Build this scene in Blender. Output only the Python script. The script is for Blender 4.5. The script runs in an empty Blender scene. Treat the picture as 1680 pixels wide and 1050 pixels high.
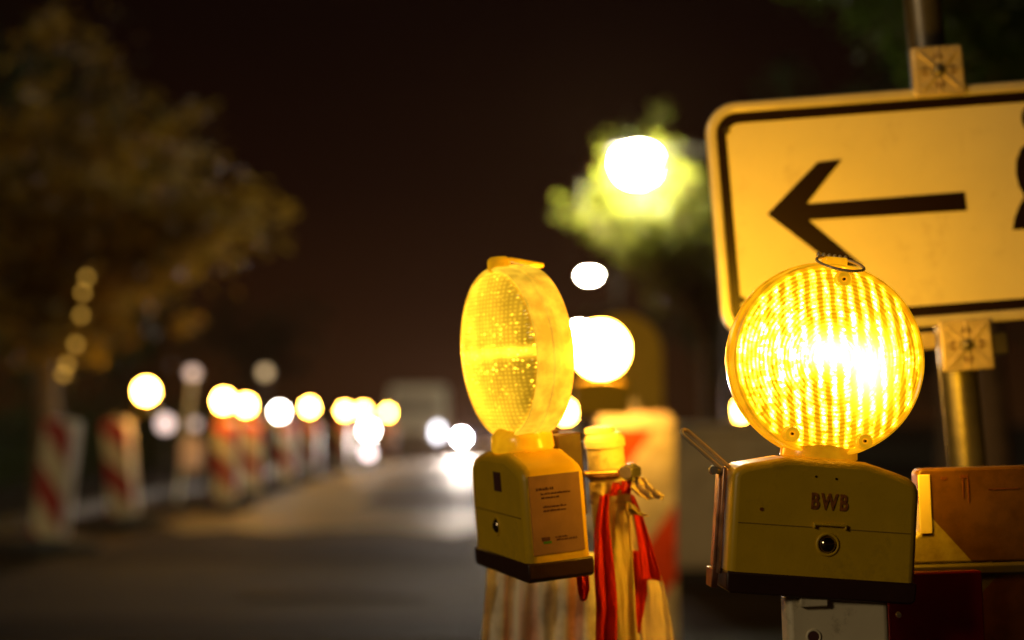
import bpy, bmesh, math, random
from mathutils import Vector, Matrix, noise as mnoise
R = math.radians
rnd = random.Random(7)
scene = bpy.context.scene
COL = scene.collection

# ---------------------------------------------------------------- camera
CAM_Z = 1.0
FPX = 50 / 36 * 1680                 # focal length in photograph pixels
TILT = math.atan(170 / FPX)          # the horizon lies 170 px below the middle of the frame
cd = bpy.data.cameras.new('camera')
cd.lens = 50; cd.sensor_width = 36; cd.clip_start = 0.05; cd.clip_end = 3000
cd.dof.use_dof = True; cd.dof.focus_distance = 1.34; cd.dof.aperture_fstop = 2.25
cam = bpy.data.objects.new('camera', cd); COL.objects.link(cam)
cam.location = (0, 0, CAM_Z); cam.rotation_euler = (R(90) + TILT, 0, 0)
scene.camera = cam
CR = Matrix.Rotation(TILT, 3, 'X')

def V(px, py, D):
    """world point measured in the photograph at px, py and D metres out"""
    return Vector((0, 0, CAM_Z)) + CR @ Vector(((px - 840) * D / FPX, D, (525 - py) * D / FPX))

# ---------------------------------------------------------------- world (night sky over a lit city)
w = bpy.data.worlds.new('World'); scene.world = w; w.use_nodes = True
nt = w.node_tree; nt.nodes.clear()
def N(nt, t, **kw):
    n = nt.nodes.new(t)
    for k, v in kw.items(): setattr(n, k, v)
    return n
o_ = N(nt, 'ShaderNodeOutputWorld'); bg = N(nt, 'ShaderNodeBackground')
tc = N(nt, 'ShaderNodeTexCoord'); sx = N(nt, 'ShaderNodeSeparateXYZ'); cr = N(nt, 'ShaderNodeValToRGB')
nz = N(nt, 'ShaderNodeTexNoise'); nz.inputs['Scale'].default_value = 2.2; nz.inputs['Detail'].default_value = 3
ad = N(nt, 'ShaderNodeMath', operation='MULTIPLY_ADD'); ad.inputs[1].default_value = 0.09; 
nt.links.new(tc.outputs['Generated'], sx.inputs[0]); nt.links.new(tc.outputs['Generated'], nz.inputs['Vector'])
nt.links.new(nz.outputs['Fac'], ad.inputs[0]); nt.links.new(sx.outputs['Z'], ad.inputs[2])
nt.links.new(ad.outputs[0], cr.inputs[0]); nt.links.new(cr.outputs[0], bg.inputs['Color']); nt.links.new(bg.outputs[0], o_.inputs[0])
e = cr.color_ramp.elements
e[0].position = 0.0; e[0].color = (0.040, 0.0150, 0.0040, 1)
e[1].position = 1.0; e[1].color = (0.004, 0.0015, 0.001, 1)
for p, c in ((0.06, (0.038, 0.0135, 0.0034, 1)), (0.12, (0.024, 0.0075, 0.0021, 1)), (0.2, (0.0125, 0.0036, 0.0014, 1)), (0.32, (0.007, 0.0022, 0.0013, 1))):
    x = e.new(p); x.color = c
bg.inputs['Strength'].default_value = 0.5

# ---------------------------------------------------------------- sun lamp, turned down to a faint night light
sl = bpy.data.lights.new('sun', 'SUN'); sl.energy = 0.46; sl.angle = R(12); sl.color = (1.0, 0.74, 0.40)
so = bpy.data.objects.new('sun', sl); COL.objects.link(so)
so.rotation_euler = Vector((0.68, 0.58, -0.34)).to_track_quat('-Z', 'Y').to_euler()

scene.view_settings.view_transform = 'Standard'; scene.view_settings.look = 'None'
scene.view_settings.exposure = 0; scene.view_settings.gamma = 1
scene.cycles.use_adaptive_sampling = False
scene.cycles.use_denoising = True
scene.cycles.max_bounces = 6
scene.cycles.sample_clamp_indirect = 4

# ---------------------------------------------------------------- materials
def mat(name, col, rough=0.5, metal=0.0, var=0.0, scale=20.0, bump=0.0, bscale=80.0, spec=0.5, trans=0.0, coat=0.0, dirt=None, dscale=6.0):
    m = bpy.data.materials.new(name); m.use_nodes = True
    t = m.node_tree; b = t.nodes['Principled BSDF']
    b.inputs['Base Color'].default_value = (*col, 1); b.inputs['Roughness'].default_value = rough
    b.inputs['Metallic'].default_value = metal; b.inputs['Specular IOR Level'].default_value = spec
    if coat: b.inputs['Coat Weight'].default_value = coat
    c = N(t, 'ShaderNodeTexCoord')
    if var or dirt:
        n = N(t, 'ShaderNodeTexNoise'); n.inputs['Scale'].default_value = scale; n.inputs['Detail'].default_value = 6
        t.links.new(c.outputs['Object'], n.inputs['Vector'])
        r = N(t, 'ShaderNodeValToRGB')
        r.color_ramp.elements[0].position = 0.3; r.color_ramp.elements[1].position = 0.7
        r.color_ramp.elements[0].color = (*[x * (1 - var) for x in col], 1)
        r.color_ramp.elements[1].color = (*[min(1, x * (1 + var)) for x in col], 1)
        t.links.new(n.outputs['Fac'], r.inputs[0]); out = r.outputs[0]
        if dirt:
            n2 = N(t, 'ShaderNodeTexNoise'); n2.inputs['Scale'].default_value = dscale; n2.inputs['Detail'].default_value = 9
            n2.inputs['Roughness'].default_value = 0.75
            t.links.new(c.outputs['Object'], n2.inputs['Vector'])
            r2 = N(t, 'ShaderNodeValToRGB'); r2.color_ramp.elements[0].position = 0.54; r2.color_ramp.elements[1].position = 0.72
            t.links.new(n2.outputs['Fac'], r2.inputs[0])
            mx = N(t, 'ShaderNodeMix', data_type='RGBA'); mx.inputs[7].default_value = (*dirt, 1)
            t.links.new(r2.outputs[0], mx.inputs[0]); t.links.new(out, mx.inputs[6]); out = mx.outputs[2]
        t.links.new(out, b.inputs['Base Color'])
    if bump:
        n = N(t, 'ShaderNodeTexNoise'); n.inputs['Scale'].default_value = bscale; n.inputs['Detail'].default_value = 5
        t.links.new(c.outputs['Object'], n.inputs['Vector'])
        bp = N(t, 'ShaderNodeBump'); bp.inputs['Strength'].default_value = bump; bp.inputs['Distance'].default_value = 0.01
        t.links.new(n.outputs['Fac'], bp.inputs['Height']); t.links.new(bp.outputs[0], b.inputs['Normal'])
    if trans:
        tr = N(t, 'ShaderNodeBsdfTranslucent'); tr.inputs[0].default_value = (*col, 1)
        ms = N(t, 'ShaderNodeMixShader'); ms.inputs[0].default_value = trans
        src = b.inputs['Base Color'].links[0].from_socket if b.inputs['Base Color'].links else None
        if src: t.links.new(src, tr.inputs[0])
        t.links.new(b.outputs[0], ms.inputs[1]); t.links.new(tr.outputs[0], ms.inputs[2])
        t.links.new(ms.outputs[0], t.nodes['Material Output'].inputs[0])
    return m

def emit(name, col, strength, base=(0.8, 0.6, 0.2)):
    m = bpy.data.materials.new(name); m.use_nodes = True
    b = m.node_tree.nodes['Principled BSDF']
    b.inputs['Base Color'].default_value = (*base, 1); b.inputs['Roughness'].default_value = 0.3
    b.inputs['Emission Color'].default_value = (*col, 1); b.inputs['Emission Strength'].default_value = strength
    return m

def stripes(name, red, white, period, slope, rough=0.35, offset=0.0, duty=0.5):
    """diagonal red and white bands, in the panel's own x/z coordinates"""
    m = bpy.data.materials.new(name); m.use_nodes = True
    t = m.node_tree; b = t.nodes['Principled BSDF']; b.inputs['Roughness'].default_value = rough
    c = N(t, 'ShaderNodeTexCoord'); s = N(t, 'ShaderNodeSeparateXYZ'); t.links.new(c.outputs['Object'], s.inputs[0])
    a = N(t, 'ShaderNodeMath', operation='MULTIPLY_ADD'); a.inputs[1].default_value = slope
    t.links.new(s.outputs['X'], a.inputs[0]); t.links.new(s.outputs['Z'], a.inputs[2])
    d = N(t, 'ShaderNodeMath', operation='MULTIPLY_ADD'); d.inputs[1].default_value = 1 / period; d.inputs[2].default_value = offset
    t.links.new(a.outputs[0], d.inputs[0])
    f = N(t, 'ShaderNodeMath', operation='FRACT'); t.links.new(d.outputs[0], f.inputs[0])
    g = N(t, 'ShaderNodeMath', operation='GREATER_THAN'); g.inputs[1].default_value = duty; t.links.new(f.outputs[0], g.inputs[0])
    mx = N(t, 'ShaderNodeMix', data_type='RGBA'); mx.inputs[6].default_value = (*red, 1); mx.inputs[7].default_value = (*white, 1)
    t.links.new(g.outputs[0], mx.inputs[0])
    n = N(t, 'ShaderNodeTexNoise'); n.inputs['Scale'].default_value = 25; n.inputs['Detail'].default_value = 8; n.inputs['Roughness'].default_value = .7
    t.links.new(c.outputs['Object'], n.inputs['Vector'])
    r = N(t, 'ShaderNodeValToRGB'); r.color_ramp.elements[0].position = 0.35; r.color_ramp.elements[0].color = (0.55, 0.5, 0.42, 1); r.color_ramp.elements[1].position = 0.6
    t.links.new(n.outputs['Fac'], r.inputs[0])
    mu = N(t, 'ShaderNodeMix', data_type='RGBA', blend_type='MULTIPLY'); mu.inputs[0].default_value = 1
    t.links.new(mx.outputs[2], mu.inputs[6]); t.links.new(r.outputs[0], mu.inputs[7]); t.links.new(mu.outputs[2], b.inputs['Base Color'])
    return m

def lens_lit(name, peak, floor):
    """ribbed amber lens with a bulb behind it: concentric prisms, upright ribs and hot spots, as light given off"""
    m = bpy.data.materials.new(name); m.use_nodes = True
    t = m.node_tree; b = t.nodes['Principled BSDF']
    def M(op, a, b2=None, c=None):
        n = N(t, 'ShaderNodeMath', operation=op)
        for i, v in enumerate((a, b2, c)):
            if v is None: continue
            if isinstance(v, (int, float)): n.inputs[i].default_value = v
            else: t.links.new(v, n.inputs[i])
        return n.outputs[0]
    c = N(t, 'ShaderNodeTexCoord'); s = N(t, 'ShaderNodeSeparateXYZ'); t.links.new(c.outputs['Object'], s.inputs[0])
    X, Z = s.outputs['X'], s.outputs['Z']
    def noise(scale, detail=2, vec=None):
        n = N(t, 'ShaderNodeTexNoise'); n.inputs['Scale'].default_value = scale; n.inputs['Detail'].default_value = detail
        t.links.new(c.outputs['Object'] if vec is None else vec, n.inputs['Vector']); return n.outputs['Fac']
    mp_ = N(t, 'ShaderNodeMapping'); mp_.inputs['Scale'].default_value = (1.0, 1.0, 0.45); t.links.new(c.outputs['Object'], mp_.inputs[0])
    n1 = noise(40, 3); n2 = noise(210, 3, mp_.outputs[0])
    r = M('SQRT', M('ADD', M('MULTIPLY', X, X), M('MULTIPLY', Z, Z)))
    # upright ribs, bowed a little like the meridians of a dome
    bow = M('MULTIPLY', M('MULTIPLY', X, 18.0), M('MULTIPLY', Z, Z))
    xr = M('ADD', M('ADD', X, bow), M('MULTIPLY', M('ADD', Z, M('MULTIPLY', n1, 0.018)), 0.14))
    rib = M('MULTIPLY_ADD', M('COSINE', M('MULTIPLY', xr, 2 * math.pi / 0.0122)), 0.5, 0.5)
    rib = M('MULTIPLY_ADD', M('POWER', rib, 2.4), 1.1, 0.008)
    # concentric prism rings
    ring = M('MULTIPLY_ADD', M('COSINE', M('MULTIPLY', M('ADD', r, M('MULTIPLY', n1, .0012)), 2 * math.pi / 0.0037)), 0.5, 0.5)
    ring = M('MULTIPLY_ADD', ring, 0.6, 0.4)
    env = M('EXPONENT', M('MULTIPLY', M('POWER', M('DIVIDE', r, 0.060), 2.0), -1.0))
    def spot(x0, z0, sxx, szz):
        dx = M('POWER', M('DIVIDE', M('ABSOLUTE', M('SUBTRACT', X, x0)), sxx), 2.0)
        dz = M('POWER', M('DIVIDE', M('ABSOLUTE', M('SUBTRACT', Z, z0)), szz), 2.0)
        return M('EXPONENT', M('MULTIPLY', M('ADD', dx, dz), -1.0))
    hot = M('ADD', spot(-0.004, 0.006, .024, .015), M('MULTIPLY', spot(.034, -.008, .018, .026), 1.0))
    beam = spot(-.02, .004, .075, .0095)
    vo = N(t, 'ShaderNodeTexVoronoi'); vo.inputs['Scale'].default_value = 230; vo.inputs['Randomness'].default_value = 0.8
    mv = N(t, 'ShaderNodeMapping'); mv.inputs['Scale'].default_value = (1.0, 0.2, 1.3); t.links.new(c.outputs['Object'], mv.inputs[0]); t.links.new(mv.outputs[0], vo.inputs['Vector'])
    vs_ = N(t, 'ShaderNodeSeparateXYZ'); t.links.new(vo.outputs['Color'], vs_.inputs[0])
    cc = N(t, 'ShaderNodeCombineXYZ'); t.links.new(M('MULTIPLY', xr, 1.0), cc.inputs[0]); colv = noise(75, 1, cc.outputs[0])
    blot = M('MULTIPLY', M('MULTIPLY_ADD', M('POWER', n2, 2.5), 4.5, 0.1), M('MULTIPLY', M('MULTIPLY_ADD', M('POWER', vs_.outputs['X'], 1.5), 1.7, 0.3), M('MULTIPLY_ADD', M('POWER', colv, 2.0), 3.0, 0.25)))
    wide = spot(0, 0, 0.085, 0.078)
    P = M('MULTIPLY', M('MULTIPLY', rib, ring), M('MULTIPLY', blot, M('MULTIPLY_ADD', env, 0.75, M('MULTIPLY', wide, 0.36))))
    side = M('MULTIPLY', M('MULTIPLY', M('POWER', ring, 2.0), blot), M('MULTIPLY', M('ADD', beam, spot(-.062, 0.004, .030, .038)), 0.45))
    tot = M('ADD', M('ADD', P, side), M('MULTIPLY', hot, 0.62))
    lo = M('MULTIPLY_ADD', M('MULTIPLY', ring, M('MULTIPLY_ADD', n2, 1.2, 0.3)), 0.8, 0.35)
    E = M('ADD', M('MULTIPLY', tot, peak), M('MULTIPLY', lo, floor))
    cx = N(t, 'ShaderNodeMix', data_type='RGBA'); cx.inputs[6].default_value = (1, 0.42, 0.002, 1); cx.inputs[7].default_value = (1, 0.56, 0.10, 1)
    cl = M('MINIMUM', M('MULTIPLY', tot, 1.0), 1.0); t.links.new(cl, cx.inputs[0])
    b.inputs['Base Color'].default_value = (0.8, 0.36, 0.02, 1); b.inputs['Roughness'].default_value = 0.18
    t.links.new(cx.outputs[2], b.inputs['Emission Color']); t.links.new(E, b.inputs['Emission Strength'])
    bp = N(t, 'ShaderNodeBump'); bp.inputs['Strength'].default_value = 0.5; bp.inputs['Distance'].default_value = 0.001
    t.links.new(M('ADD', ring, rib), bp.inputs['Height']); t.links.new(bp.outputs[0], b.inputs['Normal'])
    return m

def lens_dim(name, strength):
    """the same lens seen almost edge on: hammered amber plastic glowing from inside"""
    m = bpy.data.materials.new(name); m.use_nodes = True
    t = m.node_tree; b = t.nodes['Principled BSDF']
    def M(op, a, b2=None, c=None):
        n = N(t, 'ShaderNodeMath', operation=op)
        for i, v in enumerate((a, b2, c)):
            if v is None: continue
            if isinstance(v, (int, float)): n.inputs[i].default_value = v
            else: t.links.new(v, n.inputs[i])
        return n.outputs[0]
    c = N(t, 'ShaderNodeTexCoord'); s = N(t, 'ShaderNodeSeparateXYZ'); t.links.new(c.outputs['Object'], s.inputs[0])
    X, Z = s.outputs['X'], s.outputs['Z']
    v = N(t, 'ShaderNodeTexVoronoi'); v.inputs['Scale'].default_value = 260
    mp = N(t, 'ShaderNodeMapping'); mp.inputs['Scale'].default_value = (.55, 1, 1); t.links.new(c.outputs['Object'], mp.inputs[0]); t.links.new(mp.outputs[0], v.inputs['Vector'])
    n = N(t, 'ShaderNodeTexNoise'); n.inputs['Scale'].default_value = 26; n.inputs['Detail'].default_value = 4; t.links.new(c.outputs['Object'], n.inputs['Vector'])
    sp = M('POWER', M('SUBTRACT', 1.0, M('MINIMUM', v.outputs['Distance'], 1.0)), 5.0)
    vx = N(t, 'ShaderNodeSeparateXYZ'); t.links.new(v.outputs['Color'], vx.inputs[0])
    sp = M('MULTIPLY', sp, M('POWER', vx.outputs['X'], 5.0))
    gx = M('MULTIPLY_ADD', M('COSINE', M('MULTIPLY', X, 2 * math.pi / 0.0075)), 0.5, 0.5); gz = M('MULTIPLY_ADD', M('COSINE', M('MULTIPLY', Z, 2 * math.pi / 0.0042)), 0.5, 0.5)
    grid = M('MULTIPLY', gx, gz)
    line = M('EXPONENT', M('MULTIPLY', M('POWER', M('DIVIDE', M('ABSOLUTE', Z), 0.005), 2.0), -1.0))
    line2 = M('EXPONENT', M('MULTIPLY', M('POWER', M('DIVIDE', M('ABSOLUTE', Z), 0.028), 2.0), -1.0))
    far = M('MULTIPLY_ADD', M('MULTIPLY', X, -7.0), 1.0, 0.78)      # brighter towards the far side
    E = M('MULTIPLY_ADD', M('POWER', n.outputs['Fac'], 2.0), 1.0, 0.34)
    E = M('ADD', M('MULTIPLY', E, far), M('MULTIPLY', sp, M('MULTIPLY_ADD', line2, 6.0, 1.6)))
    E = M('MULTIPLY', E, M('MULTIPLY_ADD', grid, 0.55, 0.85))
    E = M('ADD', E, M('MULTIPLY', line, M('MULTIPLY_ADD', n.outputs['Fac'], 3.5, -0.9)))
    E = M('MULTIPLY', M('MAXIMUM', E, 0.1), strength)
    b.inputs['Base Color'].default_value = (0.62, 0.33, 0.02, 1); b.inputs['Roughness'].default_value = 0.22
    b.inputs['Emission Color'].default_value = (1, 0.53, 0.02, 1); t.links.new(E, b.inputs['Emission Strength'])
    bp = N(t, 'ShaderNodeBump'); bp.inputs['Strength'].default_value = 0.6; bp.inputs['Distance'].default_value = 0.002
    t.links.new(v.outputs['Distance'], bp.inputs['Height']); t.links.new(bp.outputs[0], b.inputs['Normal'])
    return m

def rim_mat(name, strength, col=(1, 0.43, 0.004, 1)):
    m = bpy.data.materials.new(name); m.use_nodes = True
    t = m.node_tree; b = t.nodes['Principled BSDF']
    c = N(t, 'ShaderNodeTexCoord')
    n = N(t, 'ShaderNodeTexNoise'); n.inputs['Scale'].default_value = 60; n.inputs['Detail'].default_value = 5; t.links.new(c.outputs['Object'], n.inputs['Vector'])
    r = N(t, 'ShaderNodeMapRange'); r.inputs[1].default_value = 0.35; r.inputs[2].default_value = 0.75; r.inputs[3].default_value = 0.7 * strength; r.inputs[4].default_value = 1.5 * strength
    t.links.new(n.outputs['Fac'], r.inputs[0]); t.links.new(r.outputs[0], b.inputs['Emission Strength'])
    b.inputs['Emission Color'].default_value = col
    b.inputs['Base Color'].default_value = (0.75, 0.36, 0.02, 1); b.inputs['Roughness'].default_value = 0.2
    return m

M_ = dict(
    yellow=mat('yellow_plastic', (0.72, 0.46, 0.012), 0.38, var=0.07, scale=30, bump=0.05, bscale=400, dirt=(0.50, 0.31, 0.02), dscale=16),
    dark=mat('dark_brown_plastic', (0.035, 0.012, 0.008), 0.45, var=0.2, bump=0.05),
    lettering=mat('red_brown_print', (0.32, 0.10, 0.01), 0.5, var=0.5, scale=300),
    labelpaper=mat('faded_label_paper', (0.30, 0.165, 0.085), 0.45, var=0.12, scale=60, coat=0.3),
    ink=mat('dark_print', (0.09, 0.03, 0.03), 0.5), green=mat('green_print', (0.06, 0.2, 0.01), 0.5), orange=mat('orange_print', (0.6, 0.12, 0.01), 0.5),
    chrome=mat('polished_bolt', (0.40, 0.33, 0.24), 0.10, metal=1),
    wire=mat('zinc_wire', (0.72, 0.62, 0.42), 0.28, metal=0.15),
    endcap=mat('plank_end', (0.88, 0.76, 0.42), 0.4),
    steel=mat('galvanised_steel', (0.50, 0.46, 0.38), 0.25, metal=0.45, var=0.15, scale=60),
    dullsteel=mat('dull_galvanised_steel', (0.15, 0.14, 0.125), 0.38, metal=0.75, var=0.3, scale=25, bump=0.05),
    rust=mat('rusty_bracket', (0.20, 0.09, 0.05), 0.45, metal=0.6, var=0.5, scale=60, bump=0.1),
    copper=mat('worn_bracket_plate', (0.50, 0.30, 0.20), 0.33, metal=0.7, var=0.35, scale=70, bump=0.1, dirt=(0.12, 0.05, 0.03), dscale=30),
    cream=mat('cream_plastic', (0.72, 0.60, 0.38), 0.35, var=0.1, scale=30, dirt=(0.30, 0.2, 0.09), dscale=30, bump=0.05, bscale=200),
    white=mat('white_plastic', (0.74, 0.66, 0.47), 0.4, var=0.08, scale=20, dirt=(0.25, 0.2, 0.12), dscale=18, bump=0.04),
    signwhite=mat('white_sign_face', (0.72, 0.67, 0.48), 0.30, dirt=(0.60, 0.54, 0.38), dscale=14, var=0.06, scale=9, bump=0.015, bscale=60, coat=0.4),
    black=mat('black_sign_print', (0.010, 0.004, 0.003), 0.35),
    alu=mat('aluminium_frame', (0.75, 0.70, 0.60), 0.35, metal=0.35, var=0.08, scale=30),
    clamp=mat('cast_clamp', (0.62, 0.52, 0.36), 0.4, metal=0.3, var=0.2, scale=50, bump=0.1),
    tapered=mat('red_barrier_film', (0.70, 0.035, 0.008), 0.28, var=0.15, scale=30, trans=0.45),
    tapewhite=mat('white_barrier_film', (0.80, 0.68, 0.45), 0.3, var=0.1, scale=40, trans=0.45),
    rubber=mat('recycled_rubber', (0.02, 0.018, 0.016), 0.8, var=0.3, bump=0.2),
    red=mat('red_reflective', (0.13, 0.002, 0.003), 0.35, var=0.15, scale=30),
    bark=mat('bark', (0.10, 0.065, 0.035), 0.8, var=0.4, scale=12, bump=0.5, bscale=30),
    leaf=mat('autumn_leaves', (0.23, 0.14, 0.007), 0.5, var=0.8, scale=1.6, trans=0.4, dirt=(0.34, 0.13, 0.010), dscale=0.9),
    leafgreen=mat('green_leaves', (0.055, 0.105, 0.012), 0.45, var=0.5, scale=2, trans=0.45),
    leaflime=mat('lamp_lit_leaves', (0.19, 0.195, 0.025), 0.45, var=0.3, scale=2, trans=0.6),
    hedge=mat('hedge_leaves', (0.025, 0.045, 0.012), 0.6, var=0.5, scale=2, trans=0.3),
    pole=mat('dark_pole', (0.03, 0.025, 0.02), 0.5, var=0.2),
    greypaint=mat('grey_cabinet_paint', (0.55, 0.50, 0.37), 0.55, var=0.12, scale=3, dirt=(0.09, 0.07, 0.04), dscale=3.2, bump=0.05),
    vanpaint=mat('pale_van_paint', (0.85, 0.80, 0.72), 0.6, var=0.04), carpaint=mat('dark_car_paint', (0.04, 0.045, 0.06), 0.25, coat=1.0),
    glass=mat('vehicle_glass', (0.012, 0.014, 0.018), 0.06, spec=0.8), wall=mat('dark_render', (0.05, 0.025, 0.015), 0.8, var=0.2, scale=1.5, bump=0.2),
    roof=mat('roof_tiles', (0.05, 0.028, 0.02), 0.8, var=0.3, bump=0.3),
)

# ---------------------------------------------------------------- helpers
def tag(o, label=None, cat=None, group=None, kind=None):
    if label: o['label'] = label
    if cat: o['category'] = cat
    if group: o['group'] = group
    if kind: o['kind'] = kind
    return o
def thing(name, label, cat, loc=(0, 0, 0), yaw=0.0, roll=0.0, pitch=0.0, group=None):
    o = bpy.data.objects.new(name, None); COL.objects.link(o); o.empty_display_size = 0.05
    o.location = loc
    o.rotation_euler = (Matrix.Rotation(roll, 3, 'Y') @ Matrix.Rotation(pitch, 3, 'X') @ Matrix.Rotation(yaw, 3, 'Z')).to_euler()
    return tag(o, label, cat, group)
def link(name, bm, m, parent=None, smooth=True, bevel=0.0, seg=2, loc=None, rot=None, angle=40):
    me = bpy.data.meshes.new(name); bmesh.ops.recalc_face_normals(bm, faces=bm.faces); bm.to_mesh(me); bm.free()
    me.materials.append(m if not isinstance(m, str) else M_[m])
    o = bpy.data.objects.new(name, me); COL.objects.link(o)
    if smooth:
        me.polygons.foreach_set('use_smooth', [True] * len(me.polygons))
        me.set_sharp_from_angle(angle=R(angle))
    if bevel:
        md = o.modifiers.new('bevel', 'BEVEL'); md.width = bevel; md.segments = seg; md.limit_method = 'ANGLE'; md.angle_limit = R(35); md.harden_normals = False
    if parent: o.parent = parent
    if loc is not None: o.location = loc
    if rot is not None: o.rotation_euler = rot
    return o
def B(): return bmesh.new()
def box(bm, c, s, rot=None):
    mt = Matrix.Translation(c) @ (rot.to_4x4() if rot else Matrix.Identity(4)) @ Matrix.Diagonal((*s, 1))
    bmesh.ops.create_cube(bm, size=1, matrix=mt); return bm
def tube(bm, a, b, r1, r2=None, n=20):
    a, b = Vector(a), Vector(b); d = b - a; r2 = r1 if r2 is None else r2
    q = d.to_track_quat('Z', 'Y').to_matrix().to_4x4()
    bmesh.ops.create_cone(bm, cap_ends=True, segments=n, radius1=r1, radius2=r2, depth=d.length, matrix=Matrix.Translation((a + b) / 2) @ q); return bm
def path_tube(bm, pts, rad, n=10):
    pts = [Vector(p) for p in pts]; rs = rad if isinstance(rad, (list, tuple)) else [rad] * len(pts)
    rings = []
    up = Vector((0.13, 0.2, 0.97)).normalized()
    for i, p in enumerate(pts):
        t = (pts[min(i + 1, len(pts) - 1)] - pts[max(i - 1, 0)]).normalized()
        x = t.cross(up); x = x.normalized() if x.length > 1e-3 else t.orthogonal().normalized()
        y = t.cross(x).normalized()
        rings.append([bm.verts.new(p + (x * math.cos(k * 2 * math.pi / n) + y * math.sin(k * 2 * math.pi / n)) * rs[i]) for k in range(n)])
    for a, b in zip(rings, rings[1:]):
        for k in range(n): bm.faces.new((a[k], a[(k + 1) % n], b[(k + 1) % n], b[k]))
    bm.faces.new(rings[0][::-1]); bm.faces.new(rings[-1]); return bm
def lathe(bm, prof, c=(0, 0, 0), axis='Y', n=64, closed=False):
    """prof: (radius, along axis)"""
    c = Vector(c); rings = []
    for r, a in prof:
        if r < 1e-6:
            rings.append([bm.verts.new(c + (Vector((0, a, 0)) if axis == 'Y' else Vector((0, 0, a))))]); continue
        rg = []
        for k in range(n):
            u, v = r * math.cos(2 * math.pi * k / n), r * math.sin(2 * math.pi * k / n)
            rg.append(bm.verts.new(c + (Vector((u, a, v)) if axis == 'Y' else Vector((u, v, a)))))
        rings.append(rg)
    prs = list(zip(rings, rings[1:])) + ([(rings[-1], rings[0])] if closed else [])
    for a, b in prs:
        for k in range(n):
            k2 = (k + 1) % n
            if len(a) == 1 and len(b) == 1: continue
            if len(a) == 1: bm.faces.new((a[0], b[k2], b[k]))
            elif len(b) == 1: bm.faces.new((a[k], a[k2], b[0]))
            else: bm.faces.new((a[k], a[k2], b[k2], b[k]))
    return bm
def prism(bm, pts, y0, y1):
    """outline in x,z pushed along y"""
    a = [bm.verts.new((x, y0, z)) for x, z in pts]; b = [bm.verts.new((x, y1, z)) for x, z in pts]
    bm.faces.new(a); bm.faces.new(b[::-1])
    for i in range(len(pts)):
        j = (i + 1) % len(pts); bm.faces.new((a[i], b[i], b[j], a[j]))
    return bm
def rrect(w, h, r, n=8):
    out = []
    for cx, cz, a0 in ((w / 2 - r, h / 2 - r, 0), (-w / 2 + r, h / 2 - r, 90), (-w / 2 + r, -h / 2 + r, 180), (w / 2 - r, -h / 2 + r, 270)):
        for k in range(n + 1):
            a = R(a0 + 90 * k / n); out.append((cx + r * math.cos(a), cz + r * math.sin(a)))
    return out
def frame(bm, outer, inner, y0, y1):
    n = len(outer)
    L = [[bm.verts.new((x, y, z)) for x, z in ps] for ps, y in ((outer, y0), (inner, y0), (inner, y1), (outer, y1))]
    for a, b in zip(L, L[1:] + L[:1]):
        for i in range(n):
            j = (i + 1) % n; bm.faces.new((a[i], a[j], b[j], b[i]))
    return bm
def text_mesh(body, size, sx=1.0, bold=0.0):
    cu = bpy.data.curves.new('t', 'FONT'); cu.body = body; cu.size = size; cu.extrude = 0.0003; cu.offset = bold
    cu.align_x = 'CENTER'; cu.align_y = 'CENTER'; cu.space_character = 1.25
    o = bpy.data.objects.new('t', cu); COL.objects.link(o)
    dg = bpy.context.evaluated_depsgraph_get(); me = bpy.data.meshes.new_from_object(o.evaluated_get(dg))
    bpy.data.objects.remove(o); bm = B(); bm.from_mesh(me)
    bmesh.ops.transform(bm, matrix=Matrix.Rotation(R(90), 4, 'X') @ Matrix.Diagonal((sx, 1, 1, 1)), verts=bm.verts)
    return bm
def torus(bm, c, R1, r2, mtx, n=48, k=10):
    rings = []
    for i in range(n):
        a = 2 * math.pi * i / n
        rings.append([bm.verts.new(Vector(c) + mtx @ Vector(((R1 + r2 * math.cos(b)) * math.cos(a), (R1 + r2 * math.cos(b)) * math.sin(a), r2 * math.sin(b)))) for b in [2 * math.pi * j / k for j in range(k)]])
    for i in range(n):
        A, C_ = rings[i], rings[(i + 1) % n]
        for j in range(k): bm.faces.new((A[j], C_[j], C_[(j + 1) % k], A[(j + 1) % k]))
    return bm
def copy_thing(root, loc, label=None, group=None, yaw=None):
    def rec(o, par):
        c = o.copy(); COL.objects.link(c); c.parent = par
        for ch in [x for x in list(o.children)]: rec(ch, c)
        return c
    c = rec(root, None); c.location = loc
    if label: c['label'] = label
    if group: c['group'] = group
    return c

# ---------------------------------------------------------------- the ground
def ground_mat(name, c1, c2, rough, sc, bump, spec=0.5):
    m = mat(name, c1, rough, bump=bump, bscale=140, spec=spec)
    t = m.node_tree; b = t.nodes['Principled BSDF']; c = t.nodes['Texture Coordinate']
    n = N(t, 'ShaderNodeTexNoise'); n.inputs['Scale'].default_value = sc; n.inputs['Detail'].default_value = 9; n.inputs['Roughness'].default_value = 0.65
    t.links.new(c.outputs['Object'], n.inputs['Vector'])
    r = N(t, 'ShaderNodeValToRGB'); r.color_ramp.elements[0].position = 0.35; r.color_ramp.elements[1].position = 0.68
    r.color_ramp.elements[0].color = (*c1, 1); r.color_ramp.elements[1].color = (*c2, 1)
    t.links.new(n.outputs['Fac'], r.inputs[0]); t.links.new(r.outputs[0], b.inputs['Base Color']); return m
def sheet(name, x0, x1, y0, y1, z, m, nx=1, ny=1):
    bm = B()
    vs = [[bm.verts.new((x0 + (x1 - x0) * i / nx, y0 + (y1 - y0) * j / ny, z)) for i in range(nx + 1)] for j in range(ny + 1)]
    for j in range(ny):
        for i in range(nx): bm.faces.new((vs[j][i], vs[j][i + 1], vs[j + 1][i + 1], vs[j + 1][i]))
    return tag(link(name, bm, m, smooth=False), kind='structure')
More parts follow.
